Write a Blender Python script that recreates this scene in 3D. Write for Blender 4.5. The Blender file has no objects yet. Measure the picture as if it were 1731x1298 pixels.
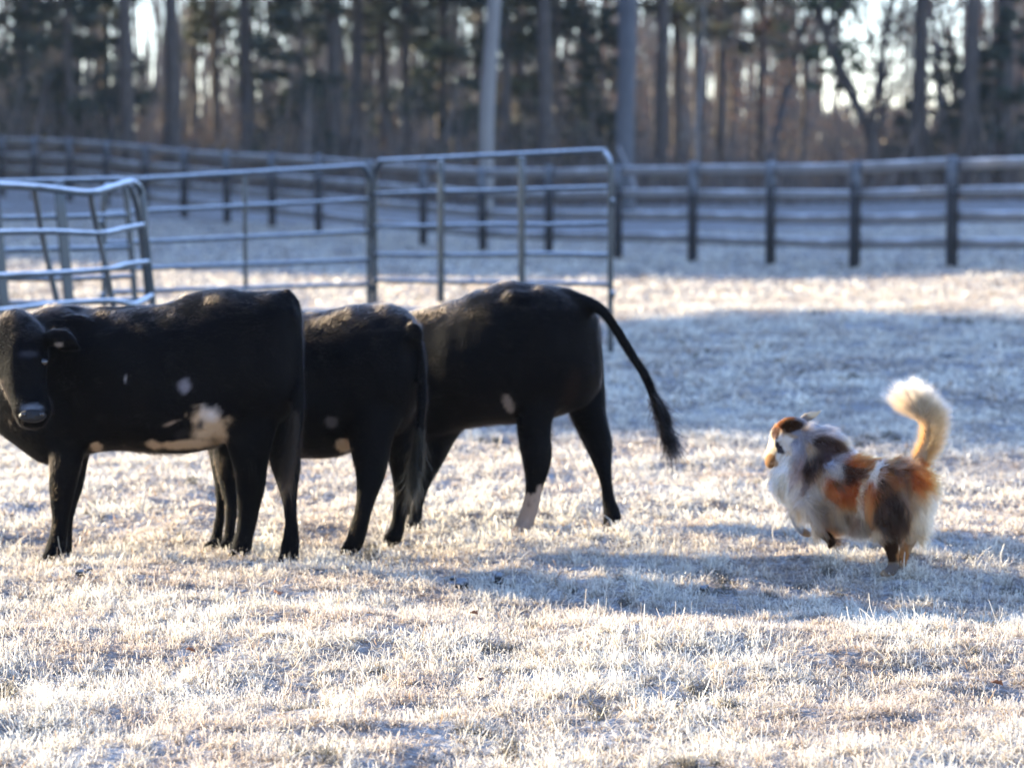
import bpy, math, random
import numpy as np
from mathutils import Vector
random.seed(7); RNG = np.random.default_rng(11)
S = bpy.context.scene; C = S.collection

# ---------------------------------------------------------------- camera
FPX, PW, PH, HOR = 6000.0, 1731.0, 1298.0, 250.0
PITCH = math.atan((PH/2-HOR)/FPX)
CAM = np.array([0.0, 0.0, 1.6])
cd = bpy.data.cameras.new('camera'); cam = bpy.data.objects.new('camera', cd); C.objects.link(cam)
cam.location = CAM; cam.rotation_euler = (math.pi/2-PITCH, 0, 0)
cd.sensor_width = 36; cd.lens = FPX/PW*36; cd.clip_start = 0.5; cd.clip_end = 5000
cd.dof.use_dof = True; cd.dof.focus_distance = 11.0; cd.dof.aperture_fstop = 4.1
S.camera = cam
FWD = np.array([0, math.cos(PITCH), -math.sin(PITCH)]); UP = np.array([0, math.sin(PITCH), math.cos(PITCH)])
def W(px, py, D):
    """the world point seen at photo pixel (px, py) at distance D along +Y"""
    r = FWD+UP*((PH/2-py)/FPX); r = r+np.array([(px-PW/2)/FPX, 0, 0])
    return CAM+r*(D/r[1])
def pxm(D): return FPX/D

# ---------------------------------------------------------------- light
ELEV, AZ = math.radians(13.8), math.radians(25.0)     # sun on the left, a little behind the scene
TO_SUN = Vector((-math.cos(AZ)*math.cos(ELEV), math.sin(AZ)*math.cos(ELEV), math.sin(ELEV)))
w = bpy.data.worlds.new('World'); S.world = w; w.use_nodes = True
nt = w.node_tree; bg = nt.nodes['Background']
sk = nt.nodes.new('ShaderNodeTexSky'); sk.sky_type = 'NISHITA'; sk.sun_disc = False
sk.sun_elevation = ELEV; sk.sun_rotation = math.atan2(TO_SUN.x, TO_SUN.y); sk.air_density = 0.8; sk.dust_density = 0.0; sk.ozone_density = 2.2
sk.altitude = 300
tm = nt.nodes.new('ShaderNodeMix'); tm.data_type = 'RGBA'; tm.blend_type = 'MULTIPLY'; tm.inputs[0].default_value = 1; tm.inputs[7].default_value = (1.19, 1.13, 1.28, 1)
nt.links.new(sk.outputs[0], tm.inputs[6]); nt.links.new(tm.outputs[2], bg.inputs[0]); bg.inputs[1].default_value = 0.15
sd = bpy.data.lights.new('sun', 'SUN'); so = bpy.data.objects.new('sun', sd); C.objects.link(so)
sd.energy = 4.9; sd.angle = math.radians(0.9); sd.color = (1.0, 0.86, 0.60)
so.rotation_euler = TO_SUN.to_track_quat('Z', 'Y').to_euler(); so.location = (-20, 10, 20)
S.view_settings.view_transform = 'Standard'; S.view_settings.look = 'None'
S.view_settings.exposure = 2.0; S.view_settings.gamma = 1
S.cycles.max_bounces = 8; S.cycles.transparent_max_bounces = 8; S.cycles.diffuse_bounces = 3
S.cycles.volume_bounces = 0
S.render.film_transparent = False

# ---------------------------------------------------------------- helpers
def tag(o, label=None, cat=None, group=None, kind=None):
    if label: o['label'] = label
    if cat: o['category'] = cat
    if group: o['group'] = group
    if kind: o['kind'] = kind
    return o
def empty(name, loc, rz=0.0):
    o = bpy.data.objects.new(name, None); C.objects.link(o); o.empty_display_size = .2
    o.location = loc; o.rotation_euler = (0, 0, rz); return o
def mesh_np(name, V, F=None, quads=None, tris=None, mat=None, col=None, smooth=False, parent=None, link=True):
    me = bpy.data.meshes.new(name)
    V = np.asarray(V, np.float32)
    loops = []; tot = []
    if quads is not None and len(quads): loops.append(np.asarray(quads, np.int32).ravel()); tot.append(np.full(len(quads), 4, np.int32))
    if tris is not None and len(tris): loops.append(np.asarray(tris, np.int32).ravel()); tot.append(np.full(len(tris), 3, np.int32))
    L = np.concatenate(loops); T = np.concatenate(tot)
    me.vertices.add(len(V)); me.vertices.foreach_set('co', V.ravel())
    me.loops.add(len(L)); me.loops.foreach_set('vertex_index', L)
    me.polygons.add(len(T)); st = np.zeros(len(T), np.int32); st[1:] = np.cumsum(T)[:-1]
    me.polygons.foreach_set('loop_start', st)
    if smooth: me.polygons.foreach_set('use_smooth', np.ones(len(T), bool))
    me.update(calc_edges=True)
    if col is not None:
        a = me.attributes.new('tint', 'FLOAT_COLOR', 'POINT')
        c = np.ones((len(V), 4), np.float32); c[:, :3] = col; a.data.foreach_set('color', c.ravel())
    if mat: me.materials.append(mat)
    if not link: return me
    o = bpy.data.objects.new(name, me); C.objects.link(o)
    if parent: o.parent = parent
    return o
def hash3(i, j, k, s=0):
    n = (i.astype(np.int64)*73856093) ^ (j.astype(np.int64)*19349663) ^ (k.astype(np.int64)*83492791) ^ (s*2654435761)
    n = (n ^ (n >> 13)) * 1274126177 & 0x7fffffff
    n = (n ^ (n >> 15)) & 0xffff
    return n/65535.0
def vnoise(x, y, z=None, s=0):
    if z is None: z = np.zeros_like(x)
    xi, yi, zi = np.floor(x), np.floor(y), np.floor(z)
    fx, fy, fz = x-xi, y-yi, z-zi
    fx, fy, fz = [f*f*(3-2*f) for f in (fx, fy, fz)]
    r = 0
    for a in (0, 1):
        for b in (0, 1):
            for c in (0, 1):
                wgt = (fx if a else 1-fx)*(fy if b else 1-fy)*(fz if c else 1-fz)
                r = r+wgt*hash3(xi+a, yi+b, zi+c, s)
    return r
def fbm(x, y, o=3, s=0):
    r = 0; a = .5; t = 0
    for k in range(o): r = r+a*vnoise(x*2**k, y*2**k, None, s+k); t += a; a *= .5
    return r/t

# the lie of the land: rows are distances, columns bearings
GD = np.log(np.array([6., 14, 22, 31, 48, 66, 90, 120, 170, 400, 3000]))
GU = np.array([-.2, -.144, -.072, 0, .072, .144, .2])
GZ = np.array([[0]*7, [0]*7,
    [-.08, -.08, -.05, -.03, 0, 0, 0], [-.2, -.22, -.16, -.1, 0, 0, 0], [-.12, -.12, -.2, -.2, -.15, 0, .05],
    [.12, .12, -.08, -.27, -.18, 0, .05], [.4, .36, .1, -.27, -.15, 0, .05], [.7, .65, .35, -.15, -.1, .05, .1],
    [1.0, .9, .7, .1, 0, .2, .3], [1.5]*7, [1.5]*7], float)
def ground_z(X, Y):
    X = np.asarray(X, float); Y = np.asarray(Y, float)
    d = np.clip(np.log(np.maximum(Y, 6.0)), GD[0], GD[-1]-1e-6); u = np.clip(X/np.maximum(Y, 6.0), GU[0], GU[-1]-1e-6)
    i = np.clip(np.searchsorted(GD, d, 'right')-1, 0, len(GD)-2); j = np.clip(np.searchsorted(GU, u, 'right')-1, 0, len(GU)-2)
    a = (d-GD[i])/(GD[i+1]-GD[i]); b = (u-GU[j])/(GU[j+1]-GU[j]); a = a*a*(3-2*a); b = b*b*(3-2*b)
    z = (GZ[i, j]*(1-b)+GZ[i, j+1]*b)*(1-a)+(GZ[i+1, j]*(1-b)+GZ[i+1, j+1]*b)*a
    # low crest in the near grass, shallow hollow behind it
    z = z+.035*np.exp(-((Y-11.45)/.6)**2)*(1/(1+np.exp(-(X+.6)*1.6)))-.085*np.exp(-((Y-12.65)/.55)**2)*(1/(1+np.exp(-(X+.1)*2.5)))
    f = np.clip(1.4-Y/60, .35, 1)
    z = z+f*(.085*(fbm(X/.55, Y/.65, 3, 3)-.5)+.05*(fbm(X/3.1, Y/2.2, 2, 9)-.5)+.040*(vnoise(X/.15, Y/.18, None, 5)-.5))
    return z

# ---------------------------------------------------------------- materials
def new_mat(name):
    m = bpy.data.materials.new(name); m.use_nodes = True
    return m, m.node_tree.nodes, m.node_tree.links, m.node_tree.nodes['Principled BSDF']
def simple(name, rgb, rough=.7, var=.25, scale=8, bump=.0, spec=.4, metal=0, tip=None, frost=0.0):
    """base colour broken up with noise; frost whitens upward faces"""
    m, N, L, P = new_mat(name)
    tc = N.new('ShaderNodeTexCoord'); no = N.new('ShaderNodeTexNoise'); no.inputs['Scale'].default_value = scale; no.inputs['Detail'].default_value = 5
    L.new(tc.outputs['Object'], no.inputs['Vector'])
    mx = N.new('ShaderNodeMix'); mx.data_type = 'RGBA'; mx.inputs[6].default_value = (*[c*(1-var) for c in rgb], 1); mx.inputs[7].default_value = (*[min(1, c*(1+var)) for c in (tip or rgb)], 1)
    L.new(no.outputs['Fac'], mx.inputs[0]); out = mx.outputs[2]
    if frost:
        ge = N.new('ShaderNodeNewGeometry'); sx = N.new('ShaderNodeSeparateXYZ'); L.new(ge.outputs['Normal'], sx.inputs[0])
        ad = N.new('ShaderNodeMath'); ad.operation = 'MULTIPLY_ADD'; L.new(no.outputs['Fac'], ad.inputs[0]); ad.inputs[1].default_value = .6; L.new(sx.outputs['Z'], ad.inputs[2])
        rp = N.new('ShaderNodeMapRange'); rp.inputs[1].default_value = .52; rp.inputs[2].default_value = .95; rp.inputs[4].default_value = frost; L.new(ad.outputs[0], rp.inputs[0])
        m2 = N.new('ShaderNodeMix'); m2.data_type = 'RGBA'; L.new(rp.outputs[0], m2.inputs[0]); L.new(out, m2.inputs[6]); m2.inputs[7].default_value = (.78, .82, .86, 1); out = m2.outputs[2]
    L.new(out, P.inputs['Base Color']); P.inputs['Roughness'].default_value = rough; P.inputs['Metallic'].default_value = metal
    P.inputs['Specular IOR Level'].default_value = spec
    if bump:
        b = N.new('ShaderNodeBump'); b.inputs['Strength'].default_value = bump; b.inputs['Distance'].default_value = .02; L.new(no.outputs['Fac'], b.inputs['Height']); L.new(b.outputs[0], P.inputs['Normal'])
    return m
def leafy(name, trans=.45, rough=.6, attr='tint', gloss=.04):
    m, N, L, P = new_mat(name); N.remove(P)
    at = N.new('ShaderNodeAttribute'); at.attribute_name = attr
    d = N.new('ShaderNodeBsdfDiffuse'); t = N.new('ShaderNodeBsdfTranslucent'); g = N.new('ShaderNodeBsdfGlossy'); g.inputs['Roughness'].default_value = .35
    L.new(at.outputs['Color'], d.inputs[0]); L.new(at.outputs['Color'], t.inputs[0])
    a = N.new('ShaderNodeMixShader'); a.inputs[0].default_value = trans; L.new(d.outputs[0], a.inputs[1]); L.new(t.outputs[0], a.inputs[2])
    b = N.new('ShaderNodeMixShader'); b.inputs[0].default_value = gloss; L.new(a.outputs[0], b.inputs[1]); L.new(g.outputs[0], b.inputs[2])
    L.new(b.outputs[0], N['Material Output'].inputs[0]); return m
M = {}
M['grass'] = leafy('frosted_grass', .5, gloss=.05)
M['foliage'] = leafy('needle_foliage', .3, gloss=.02)
M['bark'] = simple('bark', (.075, .06, .05), .9, .45, 3, .6)
M['bark_grey'] = simple('bark_grey', (.085, .085, .09), .9, .35, 2.5, .5)
M['pale_wood'] = simple('pale_wood', (.20, .18, .16), .8, .2, 1.5, .3)
M['board'] = simple('fence_board', (.165, .155, .15), .75, .35, 2.0, .2, frost=.85)
M['post'] = simple('fence_post', (.022, .023, .026), .8, .35, 5, .3, frost=.25)
M['tube'] = simple('green_tube', (.015, .022, .027), .35, .3, 12, .0, .5, frost=.6)
M['tube_frost'] = simple('frosted_tube', (.035, .045, .05), .4, .3, 12, .0, .5, frost=1.0)
M['dirt'] = simple('dark_dirt', (.03, .026, .022), .9, .5, 30, .8, frost=.25)
M['leaf'] = simple('dead_leaf', (.24, .10, .05), .7, .35, 40, .2)
M['wire'] = simple('wire', (.35, .36, .38), .4, .1, 10, 0, .5, .6)
M['nose'] = simple('wet_nose', (.006, .006, .007), .5, .3, 60, .5, .3)
M['eye'] = simple('eye_gloss', (.012, .008, .006), .08, .1, 10, 0, .8)
# ground
m, N, L, P = new_mat('frosty_ground'); M['ground'] = m
tc = N.new('ShaderNodeTexCoord')
n1 = N.new('ShaderNodeTexNoise'); n1.inputs['Scale'].default_value = 1.3; n1.inputs['Detail'].default_value = 8; n1.inputs['Roughness'].default_value = .65
n2 = N.new('ShaderNodeTexNoise'); n2.inputs['Scale'].default_value = 28; n2.inputs['Detail'].default_value = 4
L.new(tc.outputs['Object'], n1.inputs[0]); L.new(tc.outputs['Object'], n2.inputs[0])
ad = N.new('ShaderNodeMath'); ad.operation = 'ADD'; L.new(n1.outputs[0], ad.inputs[0]); L.new(n2.outputs[0], ad.inputs[1])
cr = N.new('ShaderNodeValToRGB'); L.new(ad.outputs[0], cr.inputs[0]); hf = N.new('ShaderNodeMath'); hf.operation = 'MULTIPLY'; hf.inputs[1].default_value = .5
L.new(ad.outputs[0], hf.inputs[0]); L.new(hf.outputs[0], cr.inputs[0])
e = cr.color_ramp.elements; e[0].position = .36; e[0].color = (.16, .12, .09, 1); e[1].position = .62; e[1].color = (.48, .46, .43, 1)
x = e.new(.47); x.color = (.25, .21, .18, 1)
bp = N.new('ShaderNodeBump'); bp.inputs['Strength'].default_value = 1; bp.inputs['Distance'].default_value = .04; L.new(n2.outputs[0], bp.inputs['Height'])
L.new(cr.outputs[0], P.inputs['Base Color']); L.new(bp.outputs[0], P.inputs['Normal']); P.inputs['Roughness'].default_value = .85
P.inputs['Specular IOR Level'].default_value = .15

# ---------------------------------------------------------------- ground
def spaced(lo, hi, step, grow, far):
    a = list(np.arange(lo, hi, step)); s = step
    while a[-1] < far: s *= grow; a.append(a[-1]+s)
    return a
ys = spaced(6, 22, .06, 1.05, 640); ys = [-300, -80, -25, -8, -2, 1.5, 3.5, 5]+ys
xr = spaced(0, 4.2, .06, 1.07, 650); xs = sorted([-v for v in xr[1:]])+xr
XX, YY = np.meshgrid(xs, ys); ZZ = ground_z(XX, YY)
nx, ny = len(xs), len(ys); idx = np.arange(nx*ny).reshape(ny, nx)
Q = np.stack([idx[:-1, :-1], idx[:-1, 1:], idx[1:, 1:], idx[1:, :-1]], -1).reshape(-1, 4)
g = mesh_np('ground', np.stack([XX, YY, ZZ], -1).reshape(-1, 3), quads=Q, mat=M['ground'], smooth=True)
tag(g, kind='structure')

# ---------------------------------------------------------------- frosted grass
def blades(n, y0, y1, ln, wd, lv, margin, ring=0.0, tall=0.0, s=0):
    Y = y0+(y1-y0)*RNG.random(n)**(1.0)
    hw = .146*Y+margin; X = (RNG.random(n)*2-1)*hw
    if ring: X = np.where(RNG.random(n) < .5, -1, 1)*(hw-.1+ring*RNG.random(n)**1.2)
    # tufts: pull blades towards scattered centres
    cx = np.round(X/.11+(hash3(np.floor(X/.11), np.floor(Y/.11), np.zeros(n), 1)-.5)*1.2)*.11; cy = np.round(Y/.11)*.11
    k = RNG.random(n)**.7*.55; X = X+(cx-X)*k; Y = Y+(cy-Y)*k
    patch = fbm(X/.26, Y/.62, 3, 21); bare = fbm(X/.22+9, Y/.5, 2, 31)
    keep = RNG.random(n) < np.clip((bare-.22)*7, .30, 1); X, Y, patch, bare = X[keep], Y[keep], patch[keep], bare[keep]; n = len(X)
    Z = ground_z(X, Y)-.004
    hgt = ln*(.45+.9*RNG.random(n))*(.45+1.1*patch)
    if tall: t = RNG.random(n) < tall; hgt[t] *= 1.7+RNG.random(t.sum())*.7
    ang = RNG.random(n)*2*np.pi; ang2 = ang+RNG.normal(0, .7, n)
    lean = .35+RNG.random(n)*1.7; bend = RNG.random(n)*3.0-.8
    width = wd*(.5+.9*RNG.random(n)); face = RNG.random(n)*np.pi
    P = np.stack([X, Y, Z], -1); pts = [P]; th = np.minimum(lean*.85, 1.45)
    for i in range(lv):
        a = ang+(ang2-ang)*i/lv; d = np.stack([np.cos(a)*np.sin(th), np.sin(a)*np.sin(th), np.cos(th)], -1)
        P = P+d*(hgt/lv)[:, None]; pts.append(P); th = np.minimum(th+bend*.55+lean*.2, 2.3)
    sd_ = np.stack([np.cos(face), np.sin(face), RNG.normal(0, .25, n)], -1)*(width/2)[:, None]
    prof = [.8, 1, .85, .5] if lv == 3 else [.9, 1, .5]
    vs = []; cs = []
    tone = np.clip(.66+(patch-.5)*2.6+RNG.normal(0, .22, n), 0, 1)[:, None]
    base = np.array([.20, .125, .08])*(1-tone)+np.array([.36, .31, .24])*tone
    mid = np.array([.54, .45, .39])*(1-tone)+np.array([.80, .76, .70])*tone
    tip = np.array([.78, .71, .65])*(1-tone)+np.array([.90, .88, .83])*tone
    dead = (RNG.random(n) < .045)[:, None]
    mid = np.where(dead, np.array([.42, .27, .16]), mid); tip = np.where(dead, np.array([.62, .46, .34]), tip)
    hole = (vnoise(X/.08, Y/.22, None, 77)*.6+vnoise(X/.5, Y/1.3, None, 78)*.4 > .80)[:, None]; mid = np.where(hole, np.array([.13, .12, .09]), mid); tip = np.where(hole, np.array([.34, .31, .27]), tip); base = np.where(hole, np.array([.06, .05, .04]), base)
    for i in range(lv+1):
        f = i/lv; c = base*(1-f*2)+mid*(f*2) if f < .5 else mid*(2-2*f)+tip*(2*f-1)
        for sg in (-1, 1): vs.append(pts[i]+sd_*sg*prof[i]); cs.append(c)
    V = np.stack(vs, 1).reshape(-1, 3); Cc = np.stack(cs, 1).reshape(-1, 3)
    b = (np.arange(n)*(2*(lv+1)))[:, None, None]
    q = np.array([[2*i, 2*i+1, 2*i+3, 2*i+2] for i in range(lv)])[None]
    return V, (b+q).reshape(-1, 4), Cc
def merge(parts):
    V = []; Q_ = []; Cc = []; o = 0
    for v, q, c in parts: V.append(v); Q_.append(q+o); Cc.append(c); o += len(v)
    return np.concatenate(V), np.concatenate(Q_), np.concatenate(Cc)
def flakes(n, y0, y1, margin, size):
    # hoar frost feathers caught among the blades
    Y = y0+(y1-y0)*RNG.random(n); X = (RNG.random(n)*2-1)*(.146*Y+margin)
    patch = fbm(X/.26, Y/.62, 3, 21); bare = fbm(X/.22+9, Y/.5, 2, 31); k = RNG.random(n) < np.clip((bare-.33)*6, .03, 1); X, Y, patch = X[k], Y[k], patch[k]; n = len(X)
    Z = ground_z(X, Y)+(.1+.9*RNG.random(n))*.040*(.45+1.1*patch)
    a = RNG.normal(0, 1, (n, 3)); a /= np.linalg.norm(a, axis=1)[:, None]; b = RNG.normal(0, 1, (n, 3)); b -= a*(a*b).sum(1)[:, None]; b /= np.linalg.norm(b, axis=1)[:, None]
    c = np.stack([X, Y, Z], -1); s_ = (size*(.5+RNG.random(n)))[:, None]
    V = np.stack([c-a*s_*1.3, c+b*s_*.35, c+a*s_*1.3, c-b*s_*.35], 1).reshape(-1, 3)
    tone = np.clip(.5+(patch-.5)*3+RNG.normal(0, .2, n), 0, 1)[:, None]
    col = np.array([.70, .58, .50])*(1-tone)+np.array([.95, .94, .92])*tone
    return V, np.arange(n*4).reshape(n, 4), np.repeat(col, 4, 0)
GT = np.array([.95, .90, .80])
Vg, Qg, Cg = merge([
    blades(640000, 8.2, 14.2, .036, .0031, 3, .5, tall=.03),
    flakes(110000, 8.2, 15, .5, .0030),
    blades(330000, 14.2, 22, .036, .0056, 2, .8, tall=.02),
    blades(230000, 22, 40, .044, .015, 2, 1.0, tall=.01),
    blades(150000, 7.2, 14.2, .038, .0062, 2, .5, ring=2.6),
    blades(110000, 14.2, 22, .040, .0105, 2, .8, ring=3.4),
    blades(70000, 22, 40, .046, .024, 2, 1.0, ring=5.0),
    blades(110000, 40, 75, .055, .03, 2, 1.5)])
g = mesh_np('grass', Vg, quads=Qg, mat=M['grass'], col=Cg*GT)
tag(g, 'frost covered short grass over the whole paddock', 'grass', kind='stuff')

# ---------------------------------------------------------------- lofts and bodies
def catmull(A, k):
    A = np.asarray(A, float); n = len(A); out = []
    for i in range(n-1):
        p0, p1, p2, p3 = A[max(i-1, 0)], A[i], A[i+1], A[min(i+2, n-1)]
        for t in np.linspace(0, 1, k, endpoint=False):
            out.append(.5*(2*p1+(p2-p0)*t+(2*p0-5*p1+4*p2-p3)*t*t+(3*p1-p0-3*p2+p3)*t**3))
    out.append(A[-1]); return np.array(out)
def loft(cent, ra, rb, side=(0, 1, 0), seg=16, sub=4, cap=True, power=2.0, cd=1.0, fixed=False):
    """closed tube: ra is the half width along `side`, rb the half height across it"""
    A = catmull(np.column_stack([np.asarray(cent, float), ra, rb]), sub) if sub > 1 else np.column_stack([np.asarray(cent, float), ra, rb])
    P, a, b = A[:, :3], np.maximum(A[:, 3], .002), np.maximum(A[:, 4], .002)
    T = np.tile([1., 0, 0], (len(P), 1)) if fixed else np.gradient(P, axis=0); T /= np.linalg.norm(T, axis=1)[:, None]+1e-9
    s = np.asarray(side, float)[None]-T*(T@np.asarray(side, float))[:, None]; s /= np.linalg.norm(s, axis=1)[:, None]+1e-9
    u = np.cross(T, s)
    rings = []
    if cap:
        for q in (.95, .8, .45): rings.append((P[0]-T[0]*min(a[0], b[0])*q*cd, a[0]*math.sqrt(1-q*q), b[0]*math.sqrt(1-q*q), s[0], u[0]))
    for i in range(len(P)): rings.append((P[i], a[i], b[i], s[i], u[i]))
    if cap:
        for q in (.45, .8, .95): rings.append((P[-1]+T[-1]*min(a[-1], b[-1])*q*cd, a[-1]*math.sqrt(1-q*q), b[-1]*math.sqrt(1-q*q), s[-1], u[-1]))
    th = np.arange(seg)/seg*2*np.pi; c, sn = np.cos(th), np.sin(th)
    c = np.sign(c)*abs(c)**(2/power); sn = np.sign(sn)*abs(sn)**(2/power)
    V = [p[None]+c[:, None]*ss[None]*aa+sn[:, None]*uu[None]*bb for p, aa, bb, ss, uu in rings]
    n = len(V); V = np.concatenate(V)
    F = [[i*seg+j, i*seg+(j+1) % seg, (i+1)*seg+(j+1) % seg, (i+1)*seg+j] for i in range(n-1) for j in range(seg)]
    V = np.vstack([V, V[:seg].mean(0), V[-seg:].mean(0)]); t = [[len(V)-2, (j+1) % seg, j] for j in range(seg)]+[[len(V)-1, (n-1)*seg+j, (n-1)*seg+(j+1) % seg] for j in range(seg)]
    return V, np.array(F), np.array(t)
def ellip(c, r, seg=16):
    c = np.asarray(c, float)
    zs = np.linspace(-.98, .98, 11)
    return loft([c+np.array([r[0]*z, 0, 0]) for z in zs], [r[1]*math.sqrt(1-z*z) for z in zs], [r[2]*math.sqrt(1-z*z) for z in zs], sub=1, seg=seg, cap=False)
def fuse(pieces, voxel, smooth_it, name):
    """melt overlapping closed pieces into one continuous skin; returns mesh data"""
    V = []; F = []; T = []; o = 0
    for v, f, t in pieces: V.append(v); F.append(f+o); T.append(t+o); o += len(v)
    ob = mesh_np(name+'_tmp', np.concatenate(V), quads=np.concatenate(F), tris=np.concatenate(T))
    r = ob.modifiers.new('r', 'REMESH'); r.mode = 'VOXEL'; r.voxel_size = voxel
    s = ob.modifiers.new('s', 'SMOOTH'); s.iterations = smooth_it; s.factor = .5
    dg = bpy.context.evaluated_depsgraph_get()
    me = bpy.data.meshes.new_from_object(ob.evaluated_get(dg)); me.name = name
    bpy.data.objects.remove(ob)
    me.polygons.foreach_set('use_smooth', np.ones(len(me.polygons), bool))
    return me
def mesh_arrays(me):
    n = len(me.vertices); V = np.empty(n*3, np.float32); me.vertices.foreach_get('co', V); V = V.reshape(-1, 3)
    Nn = np.empty(n*3, np.float32); me.vertices.foreach_get('normal', Nn)
    me.calc_loop_triangles(); T = np.empty(len(me.loop_triangles)*3, np.int32); me.loop_triangles.foreach_get('vertices', T)
    return V, Nn.reshape(-1, 3), T.reshape(-1, 3)
def paint(me, col):
    a = me.attributes.new('tint', 'FLOAT_COLOR', 'POINT'); c = np.ones((len(col), 4), np.float32); c[:, :3] = col; a.data.foreach_set('color', c.ravel())
def sample(me, n):
    V, Nn, T = mesh_arrays(me); A = V[T[:, 0]]; B = V[T[:, 1]]; Cc = V[T[:, 2]]
    ar = np.linalg.norm(np.cross(B-A, Cc-A), axis=1); p = ar/ar.sum(); k = RNG.choice(len(T), n, p=p)
    r1 = np.sqrt(RNG.random(n))[:, None]; r2 = RNG.random(n)[:, None]
    P = A[k]*(1-r1)+B[k]*r1*(1-r2)+Cc[k]*r1*r2
    nn = (Nn[T[k, 0]]+Nn[T[k, 1]]+Nn[T[k, 2]]); nn /= np.linalg.norm(nn, axis=1)[:, None]+1e-9
    return P, nn
def fur(name, parent, P, nrm, flow, length, lift, col, rad, K=5, curl=.15, droop=.0, clump=None, mat=None):
    n = len(P); L_ = np.asarray(length)*np.ones(n)
    fl = flow-nrm*(flow*nrm).sum(1)[:, None]; fl /= np.linalg.norm(fl, axis=1)[:, None]+1e-9
    if clump:   # neighbouring hairs lean the same way
        q = [vnoise(P[:, 0]/clump, P[:, 1]/clump, P[:, 2]/clump, s)-.5 for s in (41, 42, 43)]; jit = np.stack(q, -1)*2.2
    else: jit = 0
    d0 = nrm*np.asarray(lift).reshape(-1, 1)+fl+jit*.5+RNG.normal(0, curl, (n, 3)); d0 /= np.linalg.norm(d0, axis=1)[:, None]
    d1 = fl+nrm*np.asarray(lift).reshape(-1, 1)*.45+jit*.7+RNG.normal(0, curl, (n, 3))+np.array([0, 0, -droop]); d1 /= np.linalg.norm(d1, axis=1)[:, None]
    pts = np.empty((n, K, 3)); pts[:, 0] = P-nrm*.003
    for i in range(1, K):
        t = i/(K-1); d = d0*(1-t)+d1*t; d /= np.linalg.norm(d, axis=1)[:, None]+1e-9; pts[:, i] = pts[:, i-1]+d*(L_/(K-1))[:, None]
    return hair_obj(name, parent, pts, rad, col, mat)
def hair_obj(name, parent, pts, rad, col, mat):
    n, K, _ = pts.shape
    hc = bpy.data.hair_curves.new(name); hc.add_curves([K]*n)
    hc.points.foreach_set('position', pts.astype(np.float32).ravel())
    r = (np.asarray(rad)*np.ones(n))[:, None]*np.linspace(1, .15, K)[None]**.8
    hc.points.foreach_set('radius', r.astype(np.float32).ravel())
    a = hc.attributes.new('tint', 'FLOAT_COLOR', 'CURVE'); c = np.ones((n, 4), np.float32); c[:, :3] = col; a.data.foreach_set('color', c.ravel())
    hc.materials.append(mat)
    o = bpy.data.objects.new(name, hc); C.objects.link(o)
    if parent: o.parent = parent
    return o
def hair_mat(name, rough=.35, ior=1.5):
    m, N, L, P = new_mat(name); N.remove(P)
    h = N.new('ShaderNodeBsdfHairPrincipled'); h.parametrization = 'COLOR'
    at = N.new('ShaderNodeAttribute'); at.attribute_name = 'tint'; L.new(at.outputs['Color'], h.inputs['Color'])
    h.inputs['Roughness'].default_value = rough; h.inputs['Radial Roughness'].default_value = .5
    h.inputs['Random Roughness'].default_value = .2; h.inputs['IOR'].default_value = ior
    L.new(h.outputs[0], N['Material Output'].inputs[0]); return m
def skin_mat(name, rough=.7, sheen=.0):
    m, N, L, P = new_mat(name); at = N.new('ShaderNodeAttribute'); at.attribute_name = 'tint'
    L.new(at.outputs['Color'], P.inputs['Base Color']); P.inputs['Roughness'].default_value = rough; P.inputs['Specular IOR Level'].default_value = .03
    P.inputs['Sheen Weight'].default_value = sheen
    no = N.new('ShaderNodeTexNoise'); no.inputs['Scale'].default_value = 90; b = N.new('ShaderNodeBump'); b.inputs['Strength'].default_value = .35; b.inputs['Distance'].default_value = .01
    L.new(no.outputs[0], b.inputs['Height']); L.new(b.outputs[0], P.inputs['Normal']); return m
M['coat'] = skin_mat('black_coat', .65, .0); M['hair'] = hair_mat('coat_hair', .4, 1.36); M['black_hair'] = hair_mat('black_hair', .3, 1.12); M['dog_skin'] = skin_mat('dog_skin', .9)

def leg(st, D0, D1, fat=.9, thigh=.62):
    """st: (px, py, half width px) from the top down; distance runs D0 -> D1"""
    n = len(st); Ds = [D0+(D1-D0)*min(1, (i/(n-1))*1.5) for i in range(n)]
    c = [W(x, y, D) for (x, y, h), D in zip(st, Ds)]; st = [(x, y, h*(1.13 if h < 26 else 1.04)) for x, y, h in st]
    r = [h/pxm(D) for (x, y, h), D in zip(st, Ds)]
    return loft(c, [v*(fat if h < 26 else fat+(thigh-fat)*min(1, (h-26)/22)) for v, (x, y, h) in zip(r, st)], r, seg=14, sub=5)
def barrel(st, power=2.15):
    """st: (px, top, bottom, D, half width m)"""
    c = [W(x, (t+b)/2, D) for x, t, b, D, h in st]
    return loft(c, [s[4] for s in st], [(s[2]-s[1])/2/pxm(s[3]) for s in st], seg=28, sub=5, power=power, cd=.22, fixed=True)
def tube_px(st, fat=1.0, side=(0, 1, 0)):
    """st: (px, py, r px, D)"""
    return loft([W(x, y, D) for x, y, r, D in st], [r/pxm(D)*fat for x, y, r, D in st], [r/pxm(D) for x, y, r, D in st], side=side, seg=14, sub=5)
def hoof_pair(px, py, D, r=.030, lean=-.25):
    """two-toed hoof: two wedge shaped toes under the fetlock"""
    out = []; c = W(px, py, D)
    for s in (-1, 1):
        a = c+np.array([0.012, s*.015, .045]); b = c+np.array([-.022, s*.02, .004])
        out.append(loft([a, (a+b)/2, b], [r*.55, r*.62, r*.55], [r*.75, r*.95, r*.9], seg=12, sub=3))
    return out

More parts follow.
